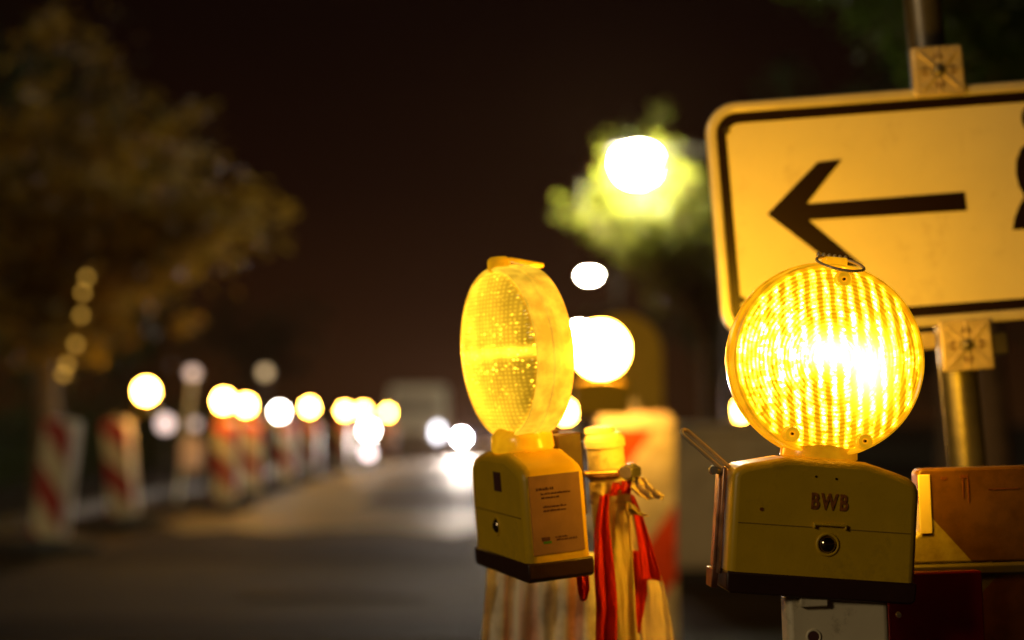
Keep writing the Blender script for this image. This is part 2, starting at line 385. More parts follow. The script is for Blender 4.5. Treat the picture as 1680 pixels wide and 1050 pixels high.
asphalt = ground_mat('asphalt', (0.022, 0.0135, 0.0055), (0.070, 0.043, 0.018), 0.8, 0.55, 0.6, spec=0.08)
paler = ground_mat('paler_road_surface', (0.10, 0.074, 0.040), (0.27, 0.20, 0.115), 0.55, 0.5, 0.8, spec=0.35)  # paler road colour beyond a ragged near edge
earth = ground_mat('verge_soil', (0.02, 0.018, 0.010), (0.045, 0.038, 0.018), 0.9, 3, 1.0)
paving = ground_mat('pavement_slabs', (0.018, 0.016, 0.009), (0.035, 0.030, 0.017), 0.9, 2.5, 0.6, spec=0.04)
linepaint = ground_mat('worn_line_paint', (0.026, 0.016, 0.012), (0.065, 0.038, 0.030), 0.7, 9, 0.4, spec=0.05)
sheet('ground', -600, 600, -200, 1500, -0.012, earth)
sheet('road', -4.7, 5.0, -60, 700, 0.0, asphalt)
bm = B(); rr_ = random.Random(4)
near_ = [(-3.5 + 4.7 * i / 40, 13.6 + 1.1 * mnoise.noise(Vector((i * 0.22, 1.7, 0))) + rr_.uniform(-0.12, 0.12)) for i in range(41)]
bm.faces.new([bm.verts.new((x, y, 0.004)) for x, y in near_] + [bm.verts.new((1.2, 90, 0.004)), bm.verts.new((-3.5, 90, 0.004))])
bm.normal_update(); bmesh.ops.triangulate(bm, faces=list(bm.faces), ngon_method='EAR_CLIP'); tag(link('paler_road', bm, paler, smooth=False), kind='structure')
sheet('road_stripe', -1.55, -0.5, 8.35, 8.75, 0.004, linepaint)
patch1 = ground_mat('tar_patch', (0.008, 0.005, 0.004), (0.018, 0.011, 0.008), 0.8, 1.5, 0.5, spec=0.04)
sheet('tar_patch', -3.2, -0.3, 10.4, 12.6, 0.004, patch1); sheet('tar_patch', -2.6, 0.4, 6.6, 7.4, 0.004, patch1); sheet('tar_patch', -1.9, 0.9, 17.5, 20.5, 0.008, patch1)
bm = B(); box(bm, (-6.0, 300, 0.055), (2.3, 720, 0.13)); tag(link('pavement', bm, paving, smooth=False), kind='structure')
bm = B(); box(bm, (-4.77, 300, 0.055), (0.15, 720, 0.134)); tag(link('kerb', bm, mat('kerb_stone', (0.04, 0.035, 0.022), 0.7, var=0.2, scale=2, bump=0.3), smooth=False), kind='structure')
bm = B(); box(bm, (7.08, 300, 0.055), (4.0, 720, 0.13)); tag(link('pavement', bm, paving, smooth=False), kind='structure')

# ---------------------------------------------------------------- warning lamps
LENS_R = 0.0918
def lens_parts(root, zc, m_face, m_rim, yaw=0.0, nseg=96, m_back=None):
    """a two-sided round lens: two shallow ribbed domes held in a rim"""
    r0 = LENS_R
    dome = [(0, -0.0345)] + [(r0 * 0.93 * math.sin(a), -0.0195 - 0.015 * math.cos(a)) for a in [R(8 * k) for k in range(1, 11)]] + [(r0 * 0.93, -0.0185)]
    for sgn in (1, -1):
        bm = B(); lathe(bm, [(r, y * sgn) for r, y in dome], n=nseg)
        link('lens', bm, m_face if sgn > 0 or not m_back else m_back, root, loc=(0, 0, zc), rot=(0, 0, yaw), angle=60)
    bm = B()
    prof = [(r0 * 0.93, -0.0195), (r0 * 0.960, -0.0215), (r0 * 0.980, -0.0205), (r0 * 0.988, -0.016), (r0 * 0.992, -0.0035), (r0 * 1.010, -0.0025), (r0 * 1.010, 0.0025), (r0 * 0.992, 0.0035),
            (r0 * 0.988, 0.016), (r0 * 0.980, 0.0205), (r0 * 0.960, 0.0215), (r0 * 0.93, 0.0195), (r0 * 0.9, 0.0)]
    lathe(bm, prof, n=nseg, closed=True)
    return link('lens_rim', bm, m_rim, root, loc=(0, 0, zc), rot=(0, 0, yaw), angle=30)
def body_outline(hw=0.087):
    pts = [(-hw, 0.002), (hw, 0.002)]
    pts += [(hw, 0.098), (hw - 0.003, 0.1055), (hw - 0.010, 0.1108), (hw - 0.022, 0.1148), (0.036, 0.1225)]
    return pts + [(-0.036, 0.1225), (-hw + 0.022, 0.1160), (-hw + 0.010, 0.1130), (-hw + 0.003, 0.1085), (-hw, 0.102)]
def battery_box(root, dp=0.034, bev=0.007):
    bm = B(); prism(bm, body_outline(), -dp, dp); link('battery_box', bm, 'yellow', root, bevel=bev, seg=4, angle=50)
    bm = B(); prism(bm, [(-0.0876, -0.001), (-0.083, -0.004), (0.083, -0.004), (0.0876, -0.001), (0.0882, 0.0158), (-0.0882, 0.0158)], -dp - 0.0012, dp + 0.0012)
    link('base_tray', bm, 'dark', root, bevel=0.002, seg=2)
def bolt(root, x, y, z, r=0.0085):
    bm = B(); torus(bm, (x, y, z), r * 1.1, r * 0.16, Matrix.Rotation(R(90), 3, 'X')); rg = link('bolt_collar', bm, 'yellow', root)
    bm = B(); lathe(bm, [(0, -r * 0.55), (r * 0.35, -r * 0.5), (r * 0.7, -r * 0.32), (r * 0.92, -0.0003), (r * 0.92, 0.002)], (x, y, z), n=32)
    link('bolt', bm, 'chrome', root)

# -- the lit lamp in focus
lampA = thing('warning_lamp', 'brightly lit amber warning lamp facing forward, marked BWB, in front of the arrow sign', 'warning lamp',
              V(1331, 968, 1.33), yaw=R(3), roll=R(4.0), group=None)
m_lit = lens_lit('lit_amber_lens', 34.0, 0.9); m_back = emit('lit_amber_lens_rear', (1.0, 0.46, 0.012), 42, (0.8, 0.4, 0.02)); m_rimlit = rim_mat('glowing_amber_rim', 0.68)
battery_box(lampA)
rimA = lens_parts(lampA, 0.2155, m_lit, m_rimlit, m_back=m_back)
bm = B(); lathe(bm, [(0, 0.1215), (0.033, 0.1215), (0.0365, 0.124), (0.036, 0.134), (0.031, 0.141), (0.024, 0.146), (0, 0.146)], axis='Z', n=64)
bmesh.ops.scale(bm, vec=(1, 0.72, 1), verts=bm.verts); link('neck', bm, rim_mat('amber_neck', 0.30), lampA)
for x, z in ((-0.0345, -0.0715), (0.0335, -0.0735), (0.006, 0.0745)):
    bm = B(); lathe(bm, [(0, -0.032), (0.0022, -0.032), (0.003, -0.0345), (0.0062, -0.0345), (0.0078, -0.032), (0.0082, -0.016)], (x, 0, z), n=32)
    sc = link('screw_boss', bm, rim_mat('boss_amber', 0.55) if x != .006 else m_rimlit, rimA)
    bm = B(); lathe(bm, [(0, -0.0352), (0.0012, -0.0350), (0.0014, -0.032)], (x, 0, z), n=16); link('screw', bm, 'rust', sc)
bm = B(); torus(bm, (0.0075, -0.012, 0.3065), 0.0222, 0.00155, Matrix.Rotation(R(4), 3, 'Y') @ Matrix.Rotation(R(22), 3, 'X')); ringo = link('carrying_ring', bm, 'wire', lampA)
bm = B()
for k in range(6): bmesh.ops.create_uvsphere(bm, u_segments=14, v_segments=10, radius=0.0024, matrix=Matrix.Translation((-0.0088 + k * 0.0052, 0.006, 0.3158 - 0.0003 * k)) @ Matrix.Diagonal((0.9, 1, 1.35, 1)))
tube(bm, (-0.011, 0.006, 0.3155), (0.019, 0.006, 0.3145), 0.0012, n=10); link('spring_coil', bm, 'wire', ringo)
bm = B(); box(bm, (0.006, 0.002, 0.3100), (0.022, 0.014, 0.008)); link('ring_lug', bm, m_rimlit, lampA, bevel=0.002)
FR = -0.034
bm = text_mesh('BWB', 0.0205, 0.70, 0.0006); link('lettering', bm, 'lettering', lampA, smooth=False, loc=(0.003, FR - 0.0006, 0.0835))
bm = B()
for x, z in ((-0.0105, 0.1065), (0.0085, 0.1055)): lathe(bm, [(0, -0.0006), (0.0011, -0.0006), (0.0012, 0.001)], (x, FR, z), n=14)
link('vent_hole', bm, 'dark', lampA)
bm = B(); lathe(bm, [(0, -0.0006), (0.0018, -0.0006), (0.0019, 0.001)], (-0.059, FR, 0.0735), n=12); link('rust_spot', bm, 'lettering', lampA)
bm = B(); box(bm, (0.0045, FR - 0.0016, 0.0635), (0.031, 0.0036, 0.0022)); box(bm, (-0.0100, FR - 0.0016, 0.0615), (0.002, 0.0036, 0.0035)); box(bm, (0.0190, FR - 0.0016, 0.0615), (0.002, 0.0036, 0.0035))
link('cover_lip', bm, 'yellow', lampA, bevel=0.0006)
for a, b in ((-0.080, -0.0118), (0.0208, 0.080)):
    bm = B(); box(bm, ((a + b) / 2, FR - 0.0001, 0.0602), (b - a, 0.0007, 0.0009)); link('seam', bm, mat('seam_shadow', (0.30, 0.18, 0.008), 0.6), lampA, smooth=False)
bolt(lampA, 0.0035, FR, 0.0455, 0.0088)
# bracket plate down the left side and the hoop handle standing off it
bm = B(); box(bm, (-0.0905, 0.004, 0.060), (0.004, 0.034, 0.098)); box(bm, (-0.094, -0.004, 0.058), (0.003, 0.010, 0.088)); br = link('bracket_plate', bm, 'copper', lampA, bevel=0.0012)
bm = B(); box(bm, (-0.0935, 0.004, 0.006), (0.006, 0.026, 0.018)); link('bracket_foot', bm, 'rust', br, bevel=0.001)
bm = B(); tube(bm, (-0.089, -0.006, 0.1035), (-0.101, -0.011, 0.1055), 0.0028); lathe(bm, [(0, -0.004), (0.004, -0.003), (0.0045, 0.002), (0, 0.003)], (-0.101, -0.011, 0.1055), n=16); link('pivot_bolt', bm, 'steel', br)
def hoop(p0, p1, off, n=9):
    p0, p1, off = Vector(p0), Vector(p1), Vector(off); d = (p1 - p0).normalized()
    pts = [p0 - off, p1 - off]
    pts += [p1 - off * math.cos(R(180 * k / n)) + d * off.length * math.sin(R(180 * k / n)) for k in range(1, n)]
    return pts + [p1 + off, p0 + off]
bm = B(); path_tube(bm, hoop((-0.086, -0.004, 0.106), (-0.1285, -0.012, 0.1370), (0.0026, 0.004, 0.0024)), 0.0019, 12); link('hoop_handle', bm, 'wire', lampA)

# -- the lamp turned sideways on the tape-wrapped post
lampB = thing('warning_lamp', 'amber warning lamp turned sideways with a printed label, on the tape-wrapped post', 'warning lamp',
              V(873, 928, 1.50), yaw=R(-71), roll=R(-4.6), pitch=R(3))
battery_box(lampB, 0.034, 0.010)
lens_parts(lampB, 0.226, lens_dim('amber_lens_from_the_side', 2.9), rim_mat('side_lamp_rim', 0.9, (1, 0.56, 0.03, 1)), yaw=R(8), m_back=emit('side_lamp_rear_lens', (1.0, 0.50, 0.04), 20, (0.8, 0.4, 0.02)))
bm = B(); lathe(bm, [(0, 0.1215), (0.036, 0.1215), (0.0385, 0.125), (0.037, 0.138), (0.030, 0.146), (0.024, 0.155), (0, 0.155)], axis='Z', n=64)
bmesh.ops.scale(bm, vec=(1, 0.86, 1), verts=bm.verts); link('neck', bm, rim_mat('side_neck', 0.5), lampB)
bm = B(); lathe(bm, [(0, -0.006), (0.010, -0.005), (0.0125, 0.0), (0.012, 0.010), (0.008, 0.0125), (0, 0.013)], (0, -0.010, 0.3150), axis='Z', n=24); box(bm, (0.004, 0.018, 0.3195), (0.014, 0.040, 0.0045), Matrix.Rotation(R(-13), 3, 'X')); link('carrying_clip', bm, rim_mat('clip_amber', 0.5), lampB, bevel=0.002)
HX = 0.087
lab = B(); box(lab, (HX + 0.0004, -0.0005, 0.0625), (0.0008, 0.0545, 0.0785)); lb = link('printed_label', lab, 'labelpaper', lampB, smooth=False)
def printed(rows, m, nm):
    bm = B(); rr = random.Random(3)
    for y0, z, length, h in rows:
        y = y0
        while y < y0 + length:
            wv = rr.uniform(0.0014, 0.0042); wv = min(wv, y0 + length - y)
            yy = y
            while yy < y + wv:      # little upright strokes, like unreadable small print
                cw = rr.uniform(0.0005, 0.0009); hh = h * rr.choice((0.62, 0.62, 0.8, 1.0))
                box(bm, (HX + 0.0009, yy + cw / 2, z + hh / 2), (0.0003, cw * 0.72, hh)); yy += cw
            y += wv + 0.0009
    return link(nm, bm, m, lb, smooth=False)
printed([(-0.0205, 0.0868, 0.0180, 0.0028), (-0.0160, 0.0822, 0.031, 0.0023), (-0.0155, 0.0782, 0.019, 0.0023), (-0.0145, 0.0692, 0.025, 0.0023), (-0.0145, 0.0652, 0.024, 0.0023)], 'ink', 'small_print')
printed([(-0.004, 0.0385, 0.012, 0.0017), (-0.003, 0.0358, 0.022, 0.0019)], 'ink', 'small_print')
bm = B(); box(bm, (HX + 0.0010, -0.0140, 0.0385), (0.0004, 0.0085, 0.0036)); link('emblem', bm, 'ink', lb, smooth=False)
bm = B(); box(bm, (HX + 0.0010, -0.0125, 0.0350), (0.0004, 0.0085, 0.0022)); link('emblem_bar', bm, 'green', lb, smooth=False)
bolt(lampB, -0.004, FR, 0.0455, 0.0085)
bm = B(); box(bm, (0.010, FR - 0.0004, 0.093), (0.022, 0.0010, 0.020)); link('square_mark', bm, 'ink', lampB, smooth=False)
bm = B(); box(bm, (0.0, FR - 0.0002, 0.060), (0.15, 0.0009, 0.0012)); link('seam', bm, mat('seam_shadow', (0.30, 0.18, 0.008), 0.6), lampB, smooth=False)
bm = B(); box(bm, (-0.01, 0.048, 0.092), (0.050, 0.028, 0.088)); bmesh.ops.create_uvsphere(bm, u_segments=14, v_segments=10, radius=0.0042, matrix=Matrix.Translation((-0.005, 0.040, 0.139)))
link('mounting_bracket', bm, 'dark', lampB, bevel=0.002)

# ---------------------------------------------------------------- post with cap, wrapped in tape
PT, PB = V(991, 716, 1.56), V(1021, 1062, 1.56)
ax = (PB - PT).normalized()
PG = PT + ax * ((PT.z - 0.0) / -ax.z)
post = thing('barrier_post', 'slim cream plastic post with a stepped cap, wrapped in red and white tape', 'post', PG)
L = lambda p: Vector(p) - PG
bm = B(); tube(bm, L(PG), L(PT + ax * 0.010), 0.0205, n=40); link('shaft', bm, 'cream', post)
bm = B(); tube(bm, L(PT + ax * 0.012), L(PT + ax * 0.002), 0.0225, n=40); tube(bm, L(PT + ax * 0.002), L(PT - ax * 0.004), 0.0222, 0.0185, n=40)
tube(bm, L(PT - ax * 0.004 + Vector((-0.004, 0.0, 0))), L(PT - ax * 0.0105 + Vector((-0.004, 0, 0))), 0.0175, 0.016, n=40); link('cap', bm, 'cream', post, bevel=0.0012)
bm = B(); torus(bm, L(PT + ax * 0.0415), 0.0225, 0.0024, ax.to_track_quat('Z', 'Y').to_matrix()); link('clamp_band', bm, 'rust', post)
bm = B(); tube(bm, L(V(958, 777, 1.50)), L(V(1040, 773, 1.52)), 0.0026, n=14); rod = link('clamp_rod', bm, 'copper', post)
bm = B(); tube(bm, L(V(1026, 775, 1.505)), L(V(1042, 773, 1.525)), 0.0085, n=6); tube(bm, L(V(1034, 760, 1.515)), L(V(1037, 789, 1.515)), 0.0045, n=12); link('wing_nut', bm, 'dullsteel', rod, bevel=0.0008)
bm = B(); box(bm, (0, 0, 0.05), (0.5, 0.35, 0.10)); link('foot', bm, 'rubber', post, bevel=0.01)

def ribbon(name, rows, m, parent=None, wav=0.004, folds=3.0, seed=0, nx=30, sub=12, thick=0.0005):
    """a strip of plastic film: rows of (left px, right px, y px, depth)"""
    bm = B(); grid = []
    for i in range(len(rows) - 1):
        for k in range(sub + (1 if i == len(rows) - 2 else 0)):
            f = k / sub; a = [rows[i][j] * (1 - f) + rows[i + 1][j] * f for j in range(4)]
            line = []
            for q in range(nx + 1):
                u = q / nx
                t = i + f
                dd = wav * (0.35 * mnoise.noise(Vector((u * 17, t * 7, seed + 3))) + math.sin(u * folds * 2 * math.pi + seed + 0.5 * t) * 0.6 + mnoise.noise(Vector((u * 5 + seed, t * 1.3, seed))) * 0.9)
                p = V(a[0] + (a[1] - a[0]) * u, a[2] + 2 * math.sin(seed + u * 4), a[3] + dd)
                line.append(bm.verts.new(p - (parent.location if parent else Vector())))
            grid.append(line)
    for a, b in zip(grid, grid[1:]):
        for q in range(nx): bm.faces.new((a[q], a[q + 1], b[q + 1], b[q]))
    o = link(name, bm, m, parent, angle=180)
    md = o.modifiers.new('thickness', 'SOLIDIFY'); md.thickness = thick
    return o
tape = thing('barrier_tape', 'crumpled red and white barrier tape knotted round the cream post, ends hanging down', 'barrier tape', V(1010, 800, 1.53))
ribbon('red_end', [(984, 998, 812, 1.515), (975, 1000, 870, 1.51), (974, 1008, 930, 1.508), (978, 1014, 1000, 1.508), (976, 1012, 1075, 1.51)], 'tapered', tape, 0.005, 1.6, 1.0)
ribbon('white_end', [(1002, 1032, 812, 1.53), (999, 1034, 870, 1.525), (1004, 1040, 950, 1.525), (1014, 1048, 1075, 1.53)], 'tapewhite', tape, 0.003, 1.2, 2.0)
ribbon('red_end', [(1030, 1040, 812, 1.535), (1040, 1056, 850, 1.53), (1048, 1072, 905, 1.53), (1054, 1086, 953, 1.535)], 'tapered', tape, 0.004, 1.0, 3.0)
ribbon('red_end', [(1038, 1062, 905, 1.55), (1040, 1062, 970, 1.55), (1044, 1054, 1012, 1.55), (1047, 1050, 1038, 1.55)], 'tapered', tape, 0.003, 1.0, 4.0)
ribbon('white_end', [(1028, 1050, 835, 1.57), (1034, 1066, 900, 1.57), (1048, 1090, 960, 1.57), (1056, 1112, 1080, 1.57)], 'tapewhite', tape, 0.004, 1.6, 5.0)
ribbon('red_end', [(941, 958, 925, 1.49), (946, 966, 948, 1.485), (948, 967, 968, 1.485), (952, 962, 985, 1.49)], 'tapered', tape, 0.006, 1.5, 6.0)
ribbon('wrap', [(966, 1032, 790, 1.527), (968, 1034, 806, 1.525), (969, 1036, 826, 1.527)], 'tapewhite', tape, 0.006, 2.0, 7.0)
ribbon('wrap', [(1006, 1036, 790, 1.520), (1002, 1038, 800, 1.517), (1000, 1034, 812, 1.52)], 'tapered', tape, 0.005, 2.0, 8.0)
ribbon('frayed_knot', [(1036, 1058, 784, 1.52), (1034, 1072, 800, 1.51), (1046, 1090, 812, 1.51), (1062, 1088, 820, 1.515)], 'tapewhite', tape, 0.014, 2.5, 9.0)
ribbon('frayed_knot', [(1028, 1040, 826, 1.515), (1028, 1048, 836, 1.505), (1030, 1066, 846, 1.51)], 'tapewhite', tape, 0.010, 2.0, 10.0)
# pleated plastic sheet behind the sideways lamp
def pleat_mat():
    m = stripes('rust_streaked_film', (0.78, 0.40, 0.28), (0.92, 0.86, 0.74), 0.030, 0, 0.45)
    t = m.node_tree; a = [n for n in t.nodes if n.type == 'SEPXYZ'][0]
    nz = N(t, 'ShaderNodeTexNoise'); nz.inputs['Scale'].default_value = 1.0; nz.inputs['Detail'].default_value = 4
    mp = N(t, 'ShaderNodeMapping'); mp.inputs['Scale'].default_value = (34, 1, 1.5); c = [n for n in t.nodes if n.type == 'TEX_COORD'][0]
    t.links.new(c.outputs['Object'], mp.inputs[0]); t.links.new(mp.outputs[0], nz.inputs['Vector'])
    r = N(t, 'ShaderNodeValToRGB'); r.color_ramp.elements[0].position = 0.50; r.color_ramp.elements[1].position = 0.60
    t.links.new(nz.outputs['Fac'], r.inputs[0])
    mix = [n for n in t.nodes if n.type == 'MIX' and n.blend_type == 'MIX'][0]
    for l in list(mix.inputs[0].links): t.links.remove(l)
    inv = N(t, 'ShaderNodeMath', operation='SUBTRACT'); inv.inputs[0].default_value = 1; t.links.new(r.outputs[0], inv.inputs[1]); t.links.new(inv.outputs[0], mix.inputs[0])
    return m
sh0 = thing('plastic_sheet', 'pleated white plastic sheet with rusty streaks hanging under the sideways lamp', 'plastic sheet', V(880, 930, 1.66))
ribbon('sheet', [(800, 985, 905, 1.66), (797, 982, 960, 1.66), (792, 985, 1020, 1.67), (786, 990, 1090, 1.68), (780, 995, 1190, 1.68)], pleat_mat(), sh0, 0.0065, 5.5, 11.0, nx=90, sub=5)

# ---------------------------------------------------------------- post under the BWB lamp, red board and barrier plank
P0 = V(1366, 974, 1.322)
pst = thing('barrier_post', 'broad white plastic post carrying the BWB lamp, with a bolt hole near its top', 'post', (P0.x + 0.0228, P0.y, 0), roll=R(-1.5))
bm = B(); box(bm, (0, 0, (P0.z + 0.004) / 2), (0.094, 0.034, P0.z + 0.004)); s_ = link('shaft', bm, 'white', pst, bevel=0.006, seg=3)
bm = B(); box(bm, (0.032, -0.0185, 0.4), (0.018, 0.003, 0.8)); link('rib', bm, 'white', s_, bevel=0.001)
bm = B(); box(bm, (-0.023, -0.0195, P0.z - 0.003), (0.026, 0.008, 0.011)); link('tab', bm, 'white', pst, bevel=0.0015)
bm = B(); torus(bm, (-0.0235, -0.0172, P0.z - 0.036), 0.006, 0.0012, Matrix.Rotation(R(90), 3, 'X')); link('hole_collar', bm, 'white', s_)
bm = B(); lathe(bm, [(0, -0.0006), (0.0052, -0.0006), (0.0052, 0.002)], (-0.0235, -0.0172, P0.z - 0.036), n=24); link('bolt_hole', bm, 'ink', s_)
bm = B(); box(bm, (0.1, 0.03, 0.05), (0.5, 0.35, 0.10)); link('foot', bm, 'rubber', pst, bevel=0.01)

a, b = V(1448, 900, 1.385), V(1606, 900, 1.385)
rb = thing('barrier_board', 'dark red panel of a guide board standing under the striped plank', 'barrier board', ((a.x + b.x) / 2 + 0.0228, a.y, 0), roll=R(-1.5))
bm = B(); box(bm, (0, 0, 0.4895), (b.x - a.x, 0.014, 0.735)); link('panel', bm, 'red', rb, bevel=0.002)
bm = B(); box(bm, (0, 0, 0.06), (0.12, 0.3, 0.12)); link('foot', bm, 'rubber', rb, bevel=0.01)
bm = B(); lathe(bm, [(0, -0.003), (0.0025, -0.002), (0.003, 0.001)], (-0.036, -0.0075, V(1498, 1004, 1.385).z), n=16); link('rivet', bm, 'steel', rb)
a2, b2 = V(1596, 900, 1.42), V(1775, 900, 1.40)
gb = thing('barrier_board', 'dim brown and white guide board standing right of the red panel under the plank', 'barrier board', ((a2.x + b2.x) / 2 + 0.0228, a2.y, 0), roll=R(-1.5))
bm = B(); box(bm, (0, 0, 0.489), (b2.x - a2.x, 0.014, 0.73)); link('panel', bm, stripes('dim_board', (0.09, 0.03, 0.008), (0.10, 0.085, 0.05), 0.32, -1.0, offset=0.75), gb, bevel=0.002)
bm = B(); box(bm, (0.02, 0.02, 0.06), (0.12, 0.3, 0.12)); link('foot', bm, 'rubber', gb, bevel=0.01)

pc = V(1503, 846, 1.43)
plank = thing('barrier_plank', 'white barrier plank with faded red diagonal bands, right of the BWB lamp', 'barrier plank', pc, roll=R(-1.6))
k = 1.43 / FPX
H = 77 * k
out = [(0.0, -0.008), (0.0, H - 0.004), (0.004, H), (1.3, H), (1.3, -H), (-0.030, -H), (-0.030, -H * 0.60), (-0.008, -H * 0.46), (0.0, -H * 0.36)]
bm = B(); prism(bm, out, -0.012, 0.012)
pm = stripes('plank_bands', (0.15, 0.068, 0.012), (0.42, 0.36, 0.12), 0.60, 1.17, offset=0.0, rough=0.45)
# the first red band starts just in from the plank's end
pm.node_tree.nodes['Math.001'].inputs[2].default_value = 0.979
link('plank', bm, pm, plank, bevel=0.003, seg=3)
bm = B(); box(bm, (0.635, -0.004, -H - 0.0062), (1.33, 0.026, 0.012)); link('lower_rail', bm, mat('shaded_rail', (0.07, 0.055, 0.02), 0.5, var=0.2), plank, bevel=0.003)  # dim colour puts the rail's shadow into the material
bm = B(); box(bm, (0.006, -0.0128, 0.012), (0.012, 0.0016, 2 * H * 0.62)); link('end_edge', bm, 'endcap', plank, bevel=0.0006)
bm = B()
for x, z, ww, hh in ((0.026, H - 0.010, 0.006, 0.003), (0.046, H - 0.009, 0.007, 0.003), (0.045, H - 0.020, 0.0012, 0.02), (0.050, H - 0.022, 0.001, 0.024), (0.085, H - 0.022, 0.03, 0.0012)):
    box(bm, (x, -0.0122, z), (ww, 0.0008, hh))
link('scuff', bm, mat('scuff_mark', (0.14, 0.04, 0.01), 0.6), plank, smooth=False)
for x in (0.62, 1.26):
    pass
sp2 = thing('barrier_stand', 'white upright stand holding up the far end of the striped plank', 'barrier stand', (pc.x + 1.2, pc.y + 0.02, 0))
bm = B(); box(bm, (0, 0.02, 0.46), (0.07, 0.03, 0.92)); link('shaft', bm, 'white', sp2, bevel=0.004)
bm = B(); box(bm, (0, 0.02, 0.05), (0.3, 0.4, 0.10)); link('foot', bm, 'rubber', sp2, bevel=0.01)

# ---------------------------------------------------------------- the arrow sign
SD = 1.80; SK = SD / FPX; SR = R(4.3)
SC = V(1557, 337, SD)
def SL(px, py):
    """photo point -> the sign's own x,z"""
    x, z = (px - 1557) * SK, -(py - 337) * SK
    return (x * math.cos(-SR) + -z * math.sin(-SR) * -1 * -1, 0) if False else (x * math.cos(SR) + z * math.sin(SR), -x * math.sin(SR) + z * math.cos(SR))
sign = thing('traffic_sign', 'white sign with black border and black arrow pointing left beside a person symbol', 'traffic sign', SC, roll=-SR)
SW, SH = 0.600, 0.303
bm = B(); prism(bm, rrect(SW - 0.008, SH - 0.008, 0.032), -0.002, 0.002); link('face', bm, 'signwhite', sign, angle=30)
bm = B(); frame(bm, rrect(SW, SH, 0.040), rrect(SW - 0.027, SH - 0.027, 0.028), -0.009, 0.007); link('edge_frame', bm, 'alu', sign, bevel=0.004, seg=4, angle=60)
bm = B(); frame(bm, rrect(SW - 0.0275, SH - 0.0275, 0.028), rrect(SW - 0.052, SH - 0.054, 0.018), -0.0031, -0.0021); link('border', bm, 'black', sign, smooth=False)
arrow = [(1258, 352), (1339, 266), (1381, 261), (1323, 334), (1581, 314), (1584, 346), (1324, 362), (1388, 421), (1432, 458), (1388, 461)]
arrow = [(1258, 352), (1341, 266), (1382, 261), (1323, 335), (1582, 315), (1585, 346), (1326, 362), (1413, 437), (1372, 441)]
bm = B(); prism(bm, [SL(*p) for p in arrow][::-1], -0.0031, -0.0021); bm.normal_update(); bmesh.ops.triangulate(bm, faces=[f for f in bm.faces if len(f.verts) > 4], ngon_method='EAR_CLIP'); link('arrow', bm, 'black', sign, smooth=False)
bm = B()
cx, cz = SL(1706, 192); prism(bm, [(cx + 0.0215 * math.cos(R(a)), cz + 0.0215 * math.sin(R(a))) for a in range(0, 360, 15)], -0.0031, -0.0021)
bod = [(1706, 229), (1690, 232), (1676, 243), (1668, 262), (1667, 285), (1671, 305), (1680, 322), (1670, 340), (1663, 358), (1659, 378), (1757, 372), (1752, 354), (1744, 336), (1733, 318), (1741, 300), (1744, 280), (1741, 258), (1733, 239), (1720, 231)]
prism(bm, [SL(*p) for p in bod], -0.0031, -0.0021); bm.normal_update(); bmesh.ops.triangulate(bm, faces=[f for f in bm.faces if len(f.verts) > 4], ngon_method='EAR_CLIP'); link('person_symbol', bm, 'black', sign, smooth=False)
for p in ((1193, 213), (1215, 493)):
    x, z = SL(*p); bm = B(); lathe(bm, [(0, -0.0055), (0.0035, -0.005), (0.0045, -0.002)], (x, 0, z), n=20); link('rivet', bm, 'pole', sign)
def clamp(px, py):
    x, z = SL(px, py); s = 0.032
    bm = B(); y = -0.011
    box(bm, (x, y, z), (2 * s, 0.010, 2 * s)); c_ = link('clamp', bm, 'clamp', sign, bevel=0.003, seg=3)
    bm = B()
    for a in (45, 135): box(bm, (x, y - 0.0056, z), (2 * s * 1.05, 0.0035, 0.0035), Matrix.Rotation(R(a), 3, 'Y'))
    for a in (0, 90): box(bm, (x, y - 0.0052, z), (2 * s * 0.95, 0.0025, 0.003), Matrix.Rotation(R(a), 3, 'Y'))
    for dx, dz in ((1, 0), (-1, 0), (0, 1), (0, -1)):
        pass
    link('rib', bm, 'clamp', c_, bevel=0.0006)
    bm = B(); lathe(bm, [(0, -0.0115), (0.004, -0.0105), (0.0062, -0.0085), (0.0065, -0.006), (0.010, -0.0055), (0.010, -0.004)], (x, y, z), n=24); link('bolt', bm, 'dullsteel', c_)
    bm = B()
    for i in range(4):
        a = R(90 * i); dx, dz = math.cos(a) * s * 0.62, math.sin(a) * s * 0.62
        prism(bm, [(x + dx + 0.008 * math.cos(a + R(q)), z + dz + 0.008 * math.sin(a + R(q))) for q in (0, 125, 235)], y - 0.0056, y - 0.004)
    link('recess', bm, 'rust', c_)
    return c_
clamp(1539, 117); clamp(1575, 567)
x, z = SL(1625, 565); bm = B(); box(bm, (x, 0.004, z), (0.030, 0.03, 0.028)); link('clamp_block', bm, 'dullsteel', sign, bevel=0.003)
x, z = SL(1512, 560); bm = B(); box(bm, (x, 0.002, z), (0.030, 0.012, 0.022)); link('clamp_tongue', bm, 'clamp', sign, bevel=0.003)
# pole, leaning with the sign
dirp = Vector((-math.sin(SR), 0, math.cos(SR)))
pm0 = V(1559, 337, SD) + Vector((0, 0.033, 0)); base = pm0 - dirp * (pm0.z / dirp.z)
sp = thing('sign_pole', 'leaning galvanised steel pole behind the arrow sign', 'sign pole', base)
bm = B(); tube(bm, (0, 0, 0), dirp * 2.3, 0.0235, n=48); link('tube', bm, 'dullsteel', sp)
bm = B(); box(bm, (0, 0.0, 0.06), (0.6, 0.45, 0.12)); link('foot', bm, 'rubber', sp, bevel=0.01)

